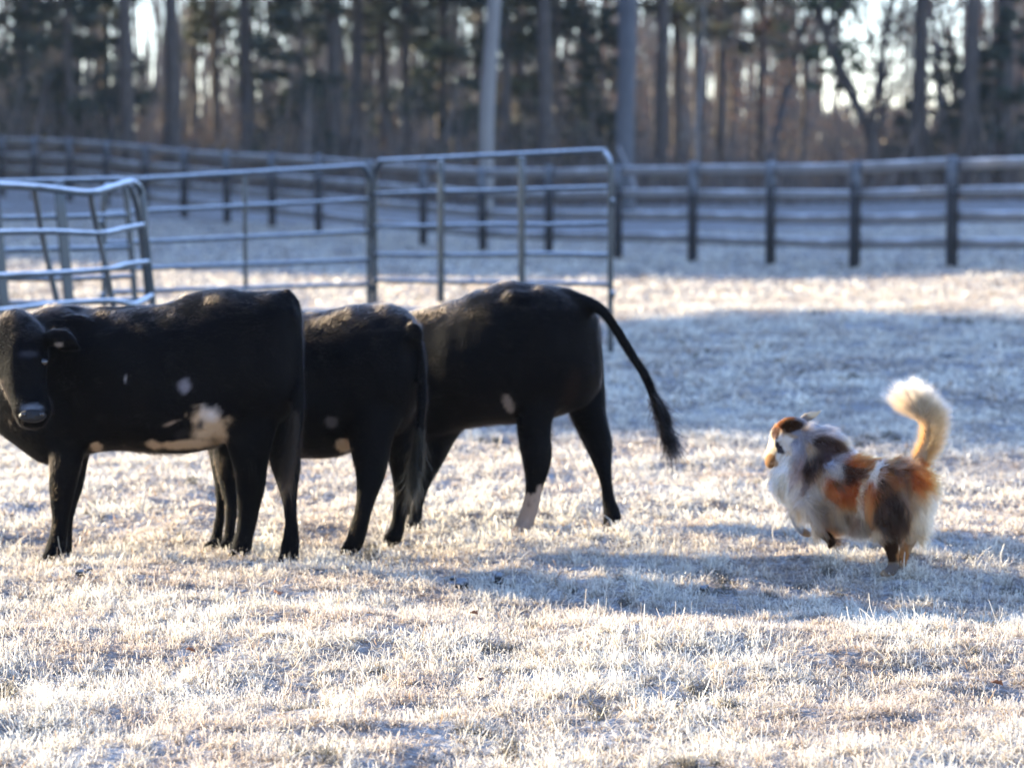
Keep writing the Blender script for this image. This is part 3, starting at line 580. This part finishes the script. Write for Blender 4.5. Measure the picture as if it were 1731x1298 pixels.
# post bearings, and distances where the posts stand
PX = [-150, -98, -46, 6, 60, 120, 182, 247, 313, 385, 461, 539, 625, 716, 817, 928, 1044, 1170, 1301, 1443, 1607, 1790, 1990]
PD = [96, 95, 93, 90.5, 88, 86, 83.5, 81, 78.5, 76, 73.5, 71, 68.5, 66, 63.5, 61, 58.5, 56, 53.5, 51, 48.7, 46.5, 44.5]
POST = []
for x, d in zip(PX, PD): X = (x-PW/2)/FPX*d; POST.append(np.array([X, d, float(ground_z(X, d))]))
fr = empty('board_fence', tuple(POST[11])); tag(fr, 'long dark four-board paddock fence curving across in front of the woods', 'fence')
o = np.array(fr.location); FH = 1.5
for k, p in enumerate(POST):
    wd = .075; a = p-o; lean = RNG.normal(0, .012, 2)
    h = FH+.03+RNG.normal(0, .012)
    bx = [np.array([sx*wd+(lean[0] if z > 0 else 0), sy*wd+(lean[1] if z > 0 else 0), z]) for z in (-.3, h-.02) for sx, sy in ((-1, -1), (1, -1), (1, 1), (-1, 1))]
    bx += [np.array([sx*wd*.7+lean[0], sy*wd*.7+lean[1], h+.0]) for sx, sy in ((-1, -1), (1, -1), (1, 1), (-1, 1))]
    V = np.array(bx)+a-np.array([0, .10, 0]); Q_ = [[4*l+i, 4*l+(i+1) % 4, 4*l+4+(i+1) % 4, 4*l+4+i] for l in (0, 1) for i in range(4)]+[[8, 9, 10, 11], [3, 2, 1, 0]]
    mesh_np('post', V, quads=Q_, mat=M['post'], parent=fr)
for k in range(len(POST)-1):
    for z in (1.5, 1.12, .77, .42):
        a = POST[k]-o+[0, .0, z+RNG.normal(0, .008)]; b = POST[k+1]-o+[0, .0, z+RNG.normal(0, .008)]; e = (b-a)*.001
        v, f, t = box_between(a+e, b-e, .15, .03); mesh_np('rail_board', v, quads=f, tris=t, mat=M['board'], parent=fr)
Lw = []
for k in range(len(POST)-1):
    a, b = POST[k]-o, POST[k+1]-o
    Lw.append(loft([a+[0, -.20, 1.06], (a+b)/2+[0, -.20, 1.04], b+[0, -.20, 1.06]], [.006]*3, [.006]*3, side=(0, 0, 1), seg=6, sub=2))
joined('fence_wire', Lw, M['wire'], fr)

# ---------------------------------------------------------------- steel pen panels
def pipe(pts_, r, parent, name, mat, sub=6, seg=12):
    o_ = np.array(parent.location); v, f, t = loft([np.array(p)-o_ for p in pts_], [r]*len(pts_), [r]*len(pts_), side=(.31, .83, .2), seg=seg, sub=sub)
    return mesh_np(name, v, quads=f, tris=t, mat=mat, smooth=True, parent=parent)
def panel(label, A, B, zt_a, zt_b, foot_a, foot_b, rails, ups, r=.0235, flat=None, mat='tube', lean=(0, 0)):
    """A, B: ground points of the two ends; a bent outer hoop with rails and uprights"""
    A = np.array(A, float); B = np.array(B, float); root = empty('steel_panel', tuple((A+B)/2)); tag(root, label, 'livestock panel', 'steel livestock panels of the pen')
    lean = np.array([lean[0], lean[1], 0.])
    def at(u, h):  # u 0..1 along, h 0..1 up
        p = A*(1-u)+B*u; zb = foot_a*(1-u)+foot_b*u; zt = zt_a*(1-u)+zt_b*u
        p = p.copy(); p[2] = zb+(zt-zb)*h; return p+lean*h
    q = .045
    hoop = [at(0, 0), at(0, .4), at(0, .82)]+[at(q*(1-math.cos(a)), .9+.1*math.sin(a)) for a in np.linspace(.15, 1.57, 5)]+[at(.3, 1), at(.5, 1), at(.7, 1)]+[at(1-q*(1-math.cos(a)), .9+.1*math.sin(a)) for a in np.linspace(1.57, .15, 5)]+[at(1, .82), at(1, .4), at(1, 0)]
    pipe(hoop, r, root, 'outer_tube', M[mat])
    for h in rails: pipe([at(.004, h), at(.25, h+RNG.normal(0, .002)), at(.5, h), at(.75, h+RNG.normal(0, .003)), at(.996, h)], r*.82, root, 'rail', M[mat], 2)
    for u in ups:
        if flat: # broad flat upright straps
            pa, pb = at(u, rails[-1]-.0), at(u, .985); d = (B-A)/np.linalg.norm(B-A); n_ = np.array([-d[1], d[0], 0])
            v, f, t = loft([p-np.array(root.location)-n_*.022 for p in (pb, (pa+pb)/2, pa)], [flat]*3, [.010]*3, side=tuple(d), seg=12, sub=2, power=4); mesh_np('upright', v, quads=f, tris=t, mat=M[mat], parent=root)
        else: pipe([at(u, rails[-1]), at(u, .5), at(u, .99)], r*.8, root, 'upright', M[mat], 2)
    for (u, s_) in ((0, 1), (1, -1)):   # coupling lugs and feet
        for h in (.28, .74):
            c = at(u, h)-np.array(root.location)+(A-B)/np.linalg.norm(B-A)*.03*s_
            v, f, t = ellip(c, (.022, .022, .035), 10); mesh_np('coupling', v, quads=f, tris=t, mat=M[mat], smooth=True, parent=root)
    return root
def G(px, D, z=None): X = (px-PW/2)/FPX*D; return (X, D, float(ground_z(X, D)) if z is None else z)
def zpx(py, D): return W(0, py, D)[2]
panel('green panel with two broad uprights at the right end of the pen', G(634, 31.2), G(1032, 28.2), zpx(273, 31.2), zpx(254, 28.2), zpx(572, 31.2), zpx(592, 28.2), [.815, .635, .475, .33, .17], [.31, .655], flat=.046)
panel('long slim green panel with one thin upright in the middle of the pen', G(176, 27.9), G(624, 31.2), zpx(307, 27.9), zpx(280, 31.2), zpx(575, 27.9), zpx(566, 31.2), [.80, .61, .445, .30, .15], [.505])
panel('green panel with thick uprights behind the frosted bent panel', G(-160, 25.2), G(235, 26.4), zpx(313, 25.2), zpx(303, 26.4), zpx(600, 25.2), zpx(590, 26.4), [.79, .60, .43, .29, .14], [.42, .70], flat=.046, lean=(-.10, 0))
# the frosted bent panel in front: its last third is folded round
rt = empty('steel_panel', G(120, 22.0)); tag(rt, 'buckled panel with thick white frost along every bent rail', 'livestock panel', 'steel livestock panels of the pen')
def Wp(x, y, D): return W(x, y, D)
NR = {'top': [(-190, 318, 21.0), (-80, 315, 21.2), (0, 314, 21.4), (60, 317, 21.5), (120, 324, 21.7), (156, 326, 21.8), (190, 317, 22.1), (214, 310, 22.4), (228, 311, 22.5), (238, 324, 22.6), (242, 350, 22.6), (246, 400, 22.6), (251, 450, 22.65), (257, 505, 22.7), (262, 560, 22.7), (266, 610, 22.7)]}
pipe([Wp(*p) for p in NR['top']], .024, rt, 'outer_tube', M['tube_frost'], 5)
for row in ([(-190, 396, 21.0), (0, 393, 21.4), (90, 392, 21.6), (165, 395, 21.85), (205, 388, 22.2), (243, 380, 22.6)], [(-190, 472, 21.0), (0, 466, 21.4), (90, 462, 21.6), (178, 456, 21.85), (212, 448, 22.2), (249, 443, 22.6)],
            [(-190, 545, 21.0), (0, 525, 21.4), (95, 514, 21.6), (190, 509, 21.85), (225, 515, 22.2), (256, 500, 22.65)], [(-190, 600, 21.0), (0, 580, 21.4), (100, 566, 21.6), (200, 562, 21.85), (230, 560, 22.2), (261, 552, 22.7)]):
    pipe([Wp(*p) for p in row], .019, rt, 'rail', M['tube_frost'], 4)
for row in ([(58, 320, 21.52), (63, 350, 21.54), (72, 400, 21.58), (84, 455, 21.6), (97, 510, 21.62), (110, 566, 21.64)], [(153, 328, 21.8), (157, 355, 21.82), (166, 395, 21.86), (180, 455, 21.88), (190, 509, 21.9), (202, 562, 21.9)],
            [(220, 316, 22.42), (230, 345, 22.5), (237, 385, 22.56), (243, 443, 22.6), (250, 500, 22.66)]):
    pipe([Wp(*p) for p in row], .018, rt, 'upright', M['tube'], 4)

# ---------------------------------------------------------------- trees
def limb(pts_, rads, seg=7, sub=3): return loft(pts_, rads, rads, side=(.2, .9, .1), seg=seg, sub=sub)
def leaf_quads(cen, size, rng, tones, flat=.5):
    n = len(cen); a = rng.normal(0, 1, (n, 3)); a[:, 2] *= flat; a /= np.linalg.norm(a, axis=1)[:, None]; b = rng.normal(0, 1, (n, 3)); b -= a*(a*b).sum(1)[:, None]; b /= np.linalg.norm(b, axis=1)[:, None]
    s_ = (size*(.5+rng.random(n)))[:, None]; V = np.stack([cen-a*s_*.9, cen+b*s_*.32, cen+a*s_*.9, cen-b*s_*.32], 1).reshape(-1, 3)
    q = np.arange(n*4).reshape(n, 4); t = rng.random((n, 1)); c = np.array(tones[0])*(1-t)+np.array(tones[1])*t
    return V, q, np.repeat(c, 4, 0)
def conifer(seed, H, hb, spread, r0, n, size=.22, tones=((.030, .050, .030), (.075, .095, .045)), low_dense=False, bend=.25):
    rng = np.random.default_rng(seed); tx = np.cumsum(rng.normal(0, bend/6, 8)); ty = np.cumsum(rng.normal(0, bend/6, 8)); zz = np.linspace(-.3, H, 8)
    tr = [limb(np.stack([tx, ty, zz], -1), np.linspace(r0*1.1, r0*.18, 8), 10)]
    cen = []; nb = int(26+H*2.2); per = n//nb
    for b in range(nb):
        f = rng.random()**(.9 if low_dense else .8); z = hb+(H-hb)*f; a = rng.random()*6.283
        ln = spread*((1-f)**.7*.95+.15)*(.6+.6*rng.random()) if low_dense else spread*(math.sin(math.pi*min(1, f*.85+.12)))*(.5+.7*rng.random())
        o_ = np.array([np.interp(z, zz, tx), np.interp(z, zz, ty), z]); d = np.array([math.cos(a), math.sin(a), rng.normal(.12, .2)])
        tr.append(limb([o_, o_+d*ln*.5+[0, 0, -.04*ln], o_+d*ln+[0, 0, rng.normal(0, .1)]], [r0*.16, r0*.10, .012], 5, 2))
        u = rng.random(per)**.6; c = o_+d*ln*(.25+.8*u)[:, None]+rng.normal(0, 1, (per, 3))*np.array([.22, .22, .15])*ln*.55; cen.append(c)
    cen = np.concatenate(cen); return tr, leaf_quads(cen, size, rng, tones, .5)
def bare(seed, H, r0, lean=(0, 0), twig=1.0, path=None):
    rng = np.random.default_rng(seed); out = []
    def grow(p, d, L_, r, dep):
        k = 4; pts_ = [p]; dd = d.copy()
        for i in range(k): dd = dd+rng.normal(0, .10+.05*dep, 3)+[0, 0, .04]; dd /= np.linalg.norm(dd); pts_.append(pts_[-1]+dd*L_/k)
        out.append(limb(pts_, np.linspace(r, r*.55, k+1), 9 if dep == 0 else (5 if dep < 3 else 3), 2 if dep < 2 else 1))
        if dep >= 4: return
        nch = [5, 4, 4, 4][dep]
        for c in range(nch):
            i = rng.integers(1 if dep else 2, k+1); nd = dd+rng.normal(0, .65, 3); nd[2] = abs(nd[2])*.8+.1; nd /= np.linalg.norm(nd)
            grow(pts_[i], nd, L_*(.45+.25*rng.random()), max(r*.42, .006), dep+1)
    if path is None: grow(np.array([0, 0, -.2]), np.array([lean[0], lean[1], 1.]), H*.5, r0, 0)
    else:
        P_ = np.array(path, float); out.append(limb(P_, np.linspace(r0, r0*.45, len(P_)), 9))
        for i in range(1, len(P_)):
            for _ in range(3):
                d = rng.normal(0, .7, 3); d[2] = abs(d[2])+.3; d /= np.linalg.norm(d); grow(P_[i], d, H*.22, r0*.35, 2)
    return out
def tree_obj(name, label, cat, group, loc, trunk, crown, bark, rz=0, sc=1):
    rt_ = empty(name, loc, rz); tag(rt_, label, cat, group); rt_.scale = (sc, sc, sc)
    t_ = bpy.data.objects.new('trunk', trunk); C.objects.link(t_); t_.parent = rt_
    if crown is not None: c_ = bpy.data.objects.new('crown', crown); C.objects.link(c_); c_.parent = rt_
    return rt_
def jmesh(name, L_, mat):
    V = []; F = []; T_ = []; o_ = 0
    for v, f, t in L_: V.append(v); F.append(f+o_); T_.append(t+o_); o_ += len(v)
    return mesh_np(name, np.concatenate(V), quads=np.concatenate(F), tris=np.concatenate(T_), mat=mat, smooth=True, link=False)
def cmesh(cr): return mesh_np('crown', cr[0], quads=cr[1], mat=M['foliage'], col=cr[2], link=False)
PINE = []; CEDAR = []; BARE = []
for k in range(4):
    tr, cr_ = conifer(100+k, 19+k, 5.5+.8*k, 3.0, .24, 7000, .17, ((.045, .055, .040), (.095, .10, .065))); PINE.append((jmesh('trunk', tr, M['bark']), cmesh(cr_)))
EDGE = []
for k in range(2):
    tr, cr_ = conifer(150+k, 19+k, 4.0, 3.4, .24, 7000, .42); EDGE.append((jmesh('trunk', tr, M['bark']), cmesh(cr_)))
for k in range(3):
    tr, cr_ = conifer(200+k, 8.5+k, .5, 2.3, .14, 5600, .16, ((.030, .045, .034), (.062, .075, .050)), True); CEDAR.append((jmesh('trunk', tr, M['bark']), cmesh(cr_)))
for k in range(4): BARE.append(jmesh('trunk', bare(300+k, 15+k, .17), M['bark_grey' if k % 2 else 'bark']))
RUS = []
for k in range(2):
    c_ = RNG.normal(0, 1, (1500, 3))*[1.6, 1.6, 2.6]+[0, 0, 6.2+k]; c_ = c_[vnoise(c_[:, 0]/.8, c_[:, 1]/.8, c_[:, 2]/.8, 5+k) > .5]
    RUS.append(cmesh(leaf_quads(c_, .12, RNG, ((.16, .07, .045), (.24, .14, .08)), 1)))
def put(px, D, kind, v, label, sc=1.0, rz=None, group='trees of the wood behind the fence'):
    X = (px-PW/2)/FPX*D; loc = (X, D, float(ground_z(X, D))-.05); rz = random.random()*6.28 if rz is None else rz
    if kind == 'pine': return tree_obj('pine_tree', label, 'tree', group, loc, PINE[v % 4][0], PINE[v % 4][1], None, rz, sc)
    if kind == 'cedar': return tree_obj('cedar_tree', label, 'tree', group, loc, CEDAR[v % 3][0], CEDAR[v % 3][1], None, rz, sc)
    return tree_obj('bare_tree', label, 'tree', group, loc, BARE[v % 4], RUS[v % 2] if px > 1000 else None, None, rz, sc)
LP = 'dim pine deeper in the wood behind the front row of trunks'; LB = 'dim leafless tree deeper in the wood behind the front trunks'; LC = 'dim cedar deeper in the wood behind the front trunks'
LAB = ['dark pine trunk nearest the left edge of the picture', 'thin pine trunk just right of the dark cedar mass at far left', 'straight pine trunk between the far left cedars and the broad sky gap', 'broad dark pine trunk standing in the sky gap on the left', 'slim pine trunk close to the right of the broad left trunk', 'second slim pine trunk right of the broad left trunk', 'pine trunk leaning slightly at the right side of the left sky gap', 'broad dark pine trunk above the middle of the long pen panel', 'pine trunk just right of the broad one above the long pen panel', 'slim pine trunk above where the two pen panels meet', 'thin pine trunk right above the left end of the end panel', 'slim pine trunk midway between the panel joint and the utility pole', 'pine trunk immediately right of the pale utility pole', 'broad pine trunk midway between utility pole and thick grey trunk', 'thin pine trunk a little left of the thick grey trunk', 'pine trunk next on the right of the thick grey trunk', 'pine trunk just right of the thin pale sapling', 'leafless tree left of the crooked leaning tree, over the middle fence posts', 'small leafless tree closest on the left of the crooked leaning tree', 'dark pine trunk next to the right of the crooked leaning tree', 'dark pine trunk above the last fence bay but one', 'dark thick pine trunk nearest the right edge of the picture', 'leafless tree right behind the crooked leaning tree', 'leafless tree between the two dark pine trunks on the right', 'large dark cedar filling the gap near the left edge', 'second dark cedar just right of the large one near the left edge', 'dark cedar behind the broad trunk above the long pen panel', 'small round dark evergreen bush at the foot of the trunks', 'dark cedar just left of the pale utility pole', 'cedar above the left half of the end panel', 'dark cedar left of the thick grey trunk', 'cedar close on the right of the utility pole', 'slender cedar touching the left of the thick grey trunk', 'low dark cedar left of the right edge of the picture', 'low dark cedar at the very right edge of the picture', 'low cedar between the two right hand pine trunks', 'lowest dark cedar right of the crooked leaning tree', 'cedar at the very left edge of the picture', 'cedar right of the left sky gap']
# the stems one can pick out in the photo: bearing, distance, kind, scale
for k, (x, d, kd, sc) in enumerate([(40, 118, 'pine', .85), (183, 122, 'pine', .8), (222, 112, 'pine', 1.0), (297, 113, 'pine', 1.1), (326, 125, 'pine', .7), (362, 124, 'pine', .75), (418, 116, 'pine', .9),
        (570, 115, 'pine', 1.1), (602, 118, 'pine', .95), (645, 122, 'pine', .8), (692, 121, 'pine', .7), (745, 119, 'pine', .85), (852, 117, 'pine', .9), (915, 112, 'pine', 1.05), (990, 121, 'pine', .7),
        (1115, 115, 'pine', .95), (1215, 122, 'pine', .8), (1290, 125, 'bare', 1), (1350, 121, 'bare', .8), (1550, 112, 'pine', 1.05), (1640, 110, 'pine', 1.1), (1700, 111, 'pine', 1.15), (1500, 122, 'bare', .9), (1590, 124, 'bare', .9),
        (120, 112, 'cedar', 1.1), (160, 120, 'cedar', .9), (510, 114, 'cedar', .9), (545, 110, 'cedar', .30), (770, 117, 'cedar', 1.0), (690, 124, 'cedar', .9), (940, 118, 'cedar', .95), (880, 121, 'cedar', .8), (1015, 119, 'cedar', .7), (1660, 112, 'cedar', .62), (1710, 110, 'cedar', .66), (1600, 116, 'cedar', .5), (1540, 113, 'cedar', .42), (10, 122, 'cedar', .8), (455, 121, 'cedar', .8)]):
    lab = LAB[k]
    put(x, d, kd, k, lab, sc, group=('small evergreen' if k == 27 else {'pine': 'pines of the wood behind the fence', 'cedar': 'cedars of the wood behind the fence', 'bare': 'leafless trees behind the fence'}[kd]))
for k in range(44):
    x = -150+k*2030/44+random.uniform(-14, 14); d = random.uniform(126, 158)
    if (150 < x < 470 and random.random() < .15) or (1380 < x < 1610 and random.random() < .8): continue
    kd = random.choice(['bare', 'bare', 'bare', 'pine', 'cedar'])
    put(x, d, kd, k, {'pine': LP, 'cedar': LC, 'bare': LB}[kd], random.uniform(.6, .95), group={'pine': 'pines of the wood behind the fence', 'cedar': 'cedars of the wood behind the fence', 'bare': 'leafless trees behind the fence'}[kd])
# leaning forked tree on the right
D_ = 112
fork = [W(1476, 300, D_), W(1473, 240, D_), W(1452, 185, D_), W(1420, 125, D_), (W(1398, 60, D_)), W(1378, 0, D_), W(1350, -90, D_), W(1330, -220, D_)]
b0 = np.array([fork[0][0], D_, float(ground_z(fork[0][0], D_))]); br = [W(1474, 225, D_)-b0, W(1482, 150, D_)-b0, W(1490, 90, D_)-b0, W(1520, -30, D_)-b0]
Lf = bare(400, 12, .19, path=[p-b0 for p in fork])+bare(401, 8, .09, path=br)
tr, cr_ = conifer(402, 4.2, .2, 1.5, .03, 700, .2); cr_ = (cr_[0]+(W(1400, 60, D_)-b0-[0, 0, 2.0]), cr_[1], cr_[2])
tree_obj('leaning_tree', 'dark crooked tree leaning left over the fence, forked low down', 'tree', None, tuple(b0), jmesh('trunk', Lf, M['bark']), cmesh(cr_), None)
# thin sunlit sapling
D_ = 104; b0 = np.array(G(1178, D_)); P_ = [W(1178, 330, D_)-b0, W(1178, 250, D_)-b0, W(1180, 180, D_)-b0, W(1186, 100, D_)-b0, W(1190, 20, D_)-b0]
tree_obj('sapling', 'thin pale sapling catching the sun beside the big trunk', 'sapling', None, tuple(b0), jmesh('trunk', bare(410, 4, .05, path=P_), M['pale_wood']), None, None)
# big smooth trunk and the utility pole
D_ = 92; b0 = np.array(G(1058, D_)); P_ = [[0, 0, -.3]]+[W(x, y, D_)-b0 for x, y in ((1056, 240), (1060, 120), (1064, 0), (1068, -200), (1072, -500))]
tr, cr_ = conifer(420, 20, 10, 3.2, .1, 2600, .3); L_ = [limb(P_, [.27, .235, .225, .21, .18, .08], 14)]+tr
tree_obj('pine_tree', 'thick smooth grey trunk standing alone nearest the fence', 'tree', None, tuple(b0), jmesh('trunk', L_, M['bark_grey']), cmesh(cr_), None)
D_ = 84; b0 = np.array(G(820, D_)); rt_ = empty('utility_pole', tuple(b0)); tag(rt_, 'pale wooden utility pole, slightly tilted, behind the pen panels', 'utility pole')
v, f, t = limb([np.array([0, 0, -.3]), W(823, 200, D_)-b0, W(832, 60, D_)-b0, W(838, -40, D_)-b0, W(853, -300, D_)-b0], [.19, .175, .165, .158, .13], 18); mesh_np('pole', v, quads=f, tris=t, mat=M['pale_wood'], smooth=True, parent=rt_)
top = W(851, -270, D_)-b0; v, f, t = box_between(top+[-1.2, .2, 0], top+[1.2, .2, 0], .11, .09); mesh_np('crossarm', v, quads=f, tris=t, mat=M['pale_wood'], parent=rt_)
D_ = 66; v, f, t = limb([W(1046, 250, D_+9), W(1062, 285, D_+4), W(1078, 330, D_)], [.035]*3, 8); o_ = mesh_np('leaning_rail', v, quads=f, tris=t, mat=M['pale_wood'], smooth=True); tag(o_, 'pale pole propped at a slant behind the fence below the thick trunk', 'wooden prop')
# woods to the left, outside the picture: they shade the field
for k in range(76):
    Xo = -(26+RNG.random()*26) if k < 14 else -(24+RNG.random()*38)
    dt = 23.5+(k+.5)/14*9.8 if k < 14 else 51.2+(k-14+RNG.random())/62*62
    d = dt-.445*Xo; v = k % 2; tree_obj('pine_tree', 'tall pine on the edge of the field, left of the pen', 'tree', 'pines along the left side of the field', (Xo, d, float(ground_z(Xo, d))), EDGE[v][0], EDGE[v][1], None, RNG.random()*6, .85+.3*RNG.random())

# undergrowth and the far depth of the wood (uncountable)
def strips(base, top, w_):
    d = top-base; s_ = np.cross(d, [0, 1, 0.]); s_ /= np.linalg.norm(s_, axis=1)[:, None]+1e-9; s_ = s_*w_[:, None]
    V = np.stack([base-s_, base+s_, top+s_*.4, top-s_*.4], 1).reshape(-1, 3); return V, np.arange(len(V)).reshape(-1, 4)
n = 16000; Y = 106+RNG.random(n)*46; X = (RNG.random(n)*2-1)*(.17*Y+6); Z = ground_z(X, Y)
cl = fbm(X/3, Y/3, 2, 51); h = (.5+2.6*RNG.random(n)**2)*(.3+1.4*cl)
b_ = np.stack([X, Y, Z], -1); tp = b_+np.stack([RNG.normal(0, .3, n)*h, RNG.normal(0, .3, n)*h, h], -1)
V1, Q1 = strips(b_, tp, .012+.02*RNG.random(n)); c1 = np.repeat(np.array([.13, .105, .09])*(.5+RNG.random((n, 1))), 4, 0)
n = 26000; Y = 108+RNG.random(n)*44; X = (RNG.random(n)*2-1)*(.17*Y+6); cl = fbm(X/2.6, Y/3, 3, 52); k = cl > .46; X, Y, cl = X[k], Y[k], cl[k]; n = len(X)
Z = ground_z(X, Y)+RNG.random(n)**1.3*3.4*(cl-.3)*2.2; V2, Q2, c2 = leaf_quads(np.stack([X, Y, Z], -1), .13, RNG, ((.17, .085, .05), (.20, .16, .09)), 1)
V, Q_, cc = merge([(V1, Q1, c1), (V2, Q2, c2)]); tag(mesh_np('undergrowth', V, quads=Q_, mat=M['foliage'], col=cc), 'brown brush and russet leaves tangled beneath the trees', 'undergrowth', kind='stuff')
n = 5000; Y = 160+RNG.random(n)*75; X = (RNG.random(n)*2-1)*(.17*Y+14); Z = ground_z(X, Y); h = 4+11*RNG.random(n)**1.2
b_ = np.stack([X, Y, Z], -1); tp = b_+np.stack([RNG.normal(0, .06, n)*h, RNG.normal(0, .06, n)*h, h], -1); bx_ = PW/2+X/Y*FPX; h = np.where((((bx_ > 150) & (bx_ < 470)) | ((bx_ > 1380) & (bx_ < 1610))) & (RNG.random(n) < np.where(bx_ < 900, .3, .85)), np.minimum(h, 3.5), h); tp[:, 2] = Z+h
V1, Q1 = strips(b_, tp, .03+.10*RNG.random(n)**3); c1 = np.repeat(np.array([.10, .085, .075])*(.6+.8*RNG.random((n, 1))), 4, 0)
n = 42000; Y = 160+RNG.random(n)*75; X = (RNG.random(n)*2-1)*(.17*Y+14); u = RNG.random(n); zz = u**1.5*13; cl = fbm(X/3.5, (Y+zz*2)/6, 3, 53); bx_ = PW/2+X/Y*FPX; win = ((bx_ > 150) & (bx_ < 470)) | ((bx_ > 1380) & (bx_ < 1610)); k = (cl > .40+.035*zz)&~(win&(zz > 3.6)&(RNG.random(n) < np.where(bx_ < 900, .35, .92))); X, Y, zz = X[k], Y[k], zz[k]
V2, Q2, c2 = leaf_quads(np.stack([X, Y, ground_z(X, Y)+zz], -1), .24, RNG, ((.075, .065, .05), (.16, .115, .09)), 1)
V, Q_, cc = merge([(V1, Q1, c1), (V2, Q2, c2)]); tag(mesh_np('far_woods', V, quads=Q_, mat=M['foliage'], col=cc), 'hazy mass of distant trunks and branches deep in the wood', 'woods', kind='stuff')

# ---------------------------------------------------------------- clods and leaves on the ground
def clod(px, py, rx, ry, label):
    D_ = FPX*1.6/(py-HOR); X = (px-PW/2)/FPX*D_; s_ = D_/FPX; rng = np.random.default_rng(int(px)); c = np.array([X, D_, float(ground_z(X, D_))+.012]); L_ = []
    for _ in range(9):
        q_ = rng.normal(0, .45, 3)*[rx*s_, rx*s_, ry*s_*.6]; r_ = (.25+.4*rng.random()); L_.append(ellip(q_, (rx*s_*r_, rx*s_*r_*.8, ry*s_*r_), 8))
    o_ = joined('dirt_clod', L_, M['dirt']); o_.location = c; tag(o_, label, 'dirt clod', 'clods of dark dirt in the frosty grass')
for a in [(775, 985, 18, 22, 'dark crumbly clod in the shadow below the rightmost calf, left of its neighbour'), (846, 977, 13, 14, 'dark clod in the shadow just right of a larger clod'), (1187, 990, 10, 12, 'small dark clod in the shadow between the calves and the dog'),
          (418, 962, 15, 8, 'flat dark clod by the left calf hind hoof'), (445, 964, 12, 8, 'dark clod between the left calf hind hooves and its neighbours'), (140, 985, 17, 12, 'dark clod on sunny grass in front of the left calf foreleg'), (1318, 846, 8, 9, 'little dark clod in front of the dog chest'),
          (1608, 606, 17, 6, 'flat dark clod in the far shade above the dog tail'), (1215, 622, 9, 5, 'tiny dark clod in the far shade right of the swung tail'), (1225, 475, 8, 4, 'tiny dark tuft on the far sunny strip below the fence')]: clod(*a)
def dead_leaf(px, py, r, rz, label):
    D_ = FPX*1.6/(py-HOR); X = (px-PW/2)/FPX*D_; V = []; Q_ = []; n_ = 9; r = .7*r*D_/FPX
    for i in range(n_):
        t = i/(n_-1); wl = r*.75*math.sin(math.pi*t)**.8*(1+.35*math.cos(t*18)); y = (t-.5)*2*r
        for sx in (-1, -.5, 0, .5, 1): V.append([sx*wl, y, abs(sx)**1.5*wl*.8+.3*r*math.cos(t*3)])
    for i in range(n_-1):
        for j in range(4): Q_.append([i*5+j, i*5+j+1, i*5+j+6, i*5+j+5])
    o_ = mesh_np('fallen_leaf', V, quads=Q_, mat=M['leaf'], smooth=True); so_ = o_.modifiers.new('thick', 'SOLIDIFY'); so_.thickness = .0012
    o_.location = (X, D_, float(ground_z(X, D_))+.05); o_.rotation_euler = (.6, .3, rz); tag(o_, label, 'fallen leaf', 'dead leaves lying in the frosty grass')
for a in [(466, 1031, 13, .8, 'brown curled leaf on the grass in front of the calves'), (800, 1052, 11, 2.0, 'russet leaf just in front of the long shadow'), (318, 1124, 12, 1.3, 'greyish brown leaf in the near left grass'), (810, 1176, 11, .3, 'reddish leaf in the near grass below the russet one'),
          (1692, 1165, 15, 1.5, 'upright rusty leaf in the near right grass'), (1560, 846, 8, 2.4, 'pale leaf in the grass behind the dog')]: dead_leaf(*a)

# ---------------------------------------------------------------- frosty morning air
hz = bpy.data.materials.new('haze'); hz.use_nodes = True; N = hz.node_tree.nodes; N.clear()
ou = N.new('ShaderNodeOutputMaterial'); vp = N.new('ShaderNodeVolumePrincipled'); vp.inputs['Color'].default_value = (.86, .92, 1, 1); vp.inputs['Density'].default_value = .00017; vp.inputs['Anisotropy'].default_value = .2
hz.node_tree.links.new(vp.outputs[0], ou.inputs['Volume'])
x0, x1, y0, y1, z0, z1 = -720, 720, -320, 720, -2.5, 32
V = [(x, y, z) for z in (z0, z1) for x, y in ((x0, y0), (x1, y0), (x1, y1), (x0, y1))]
USE_HAZE = True
if USE_HAZE:
    o_ = mesh_np('haze', V, quads=[[3, 2, 1, 0], [4, 5, 6, 7], [0, 1, 5, 4], [1, 2, 6, 5], [2, 3, 7, 6], [3, 0, 4, 7]], mat=hz); tag(o_, 'thin bluish morning haze over the field and woods', 'haze', kind='stuff')
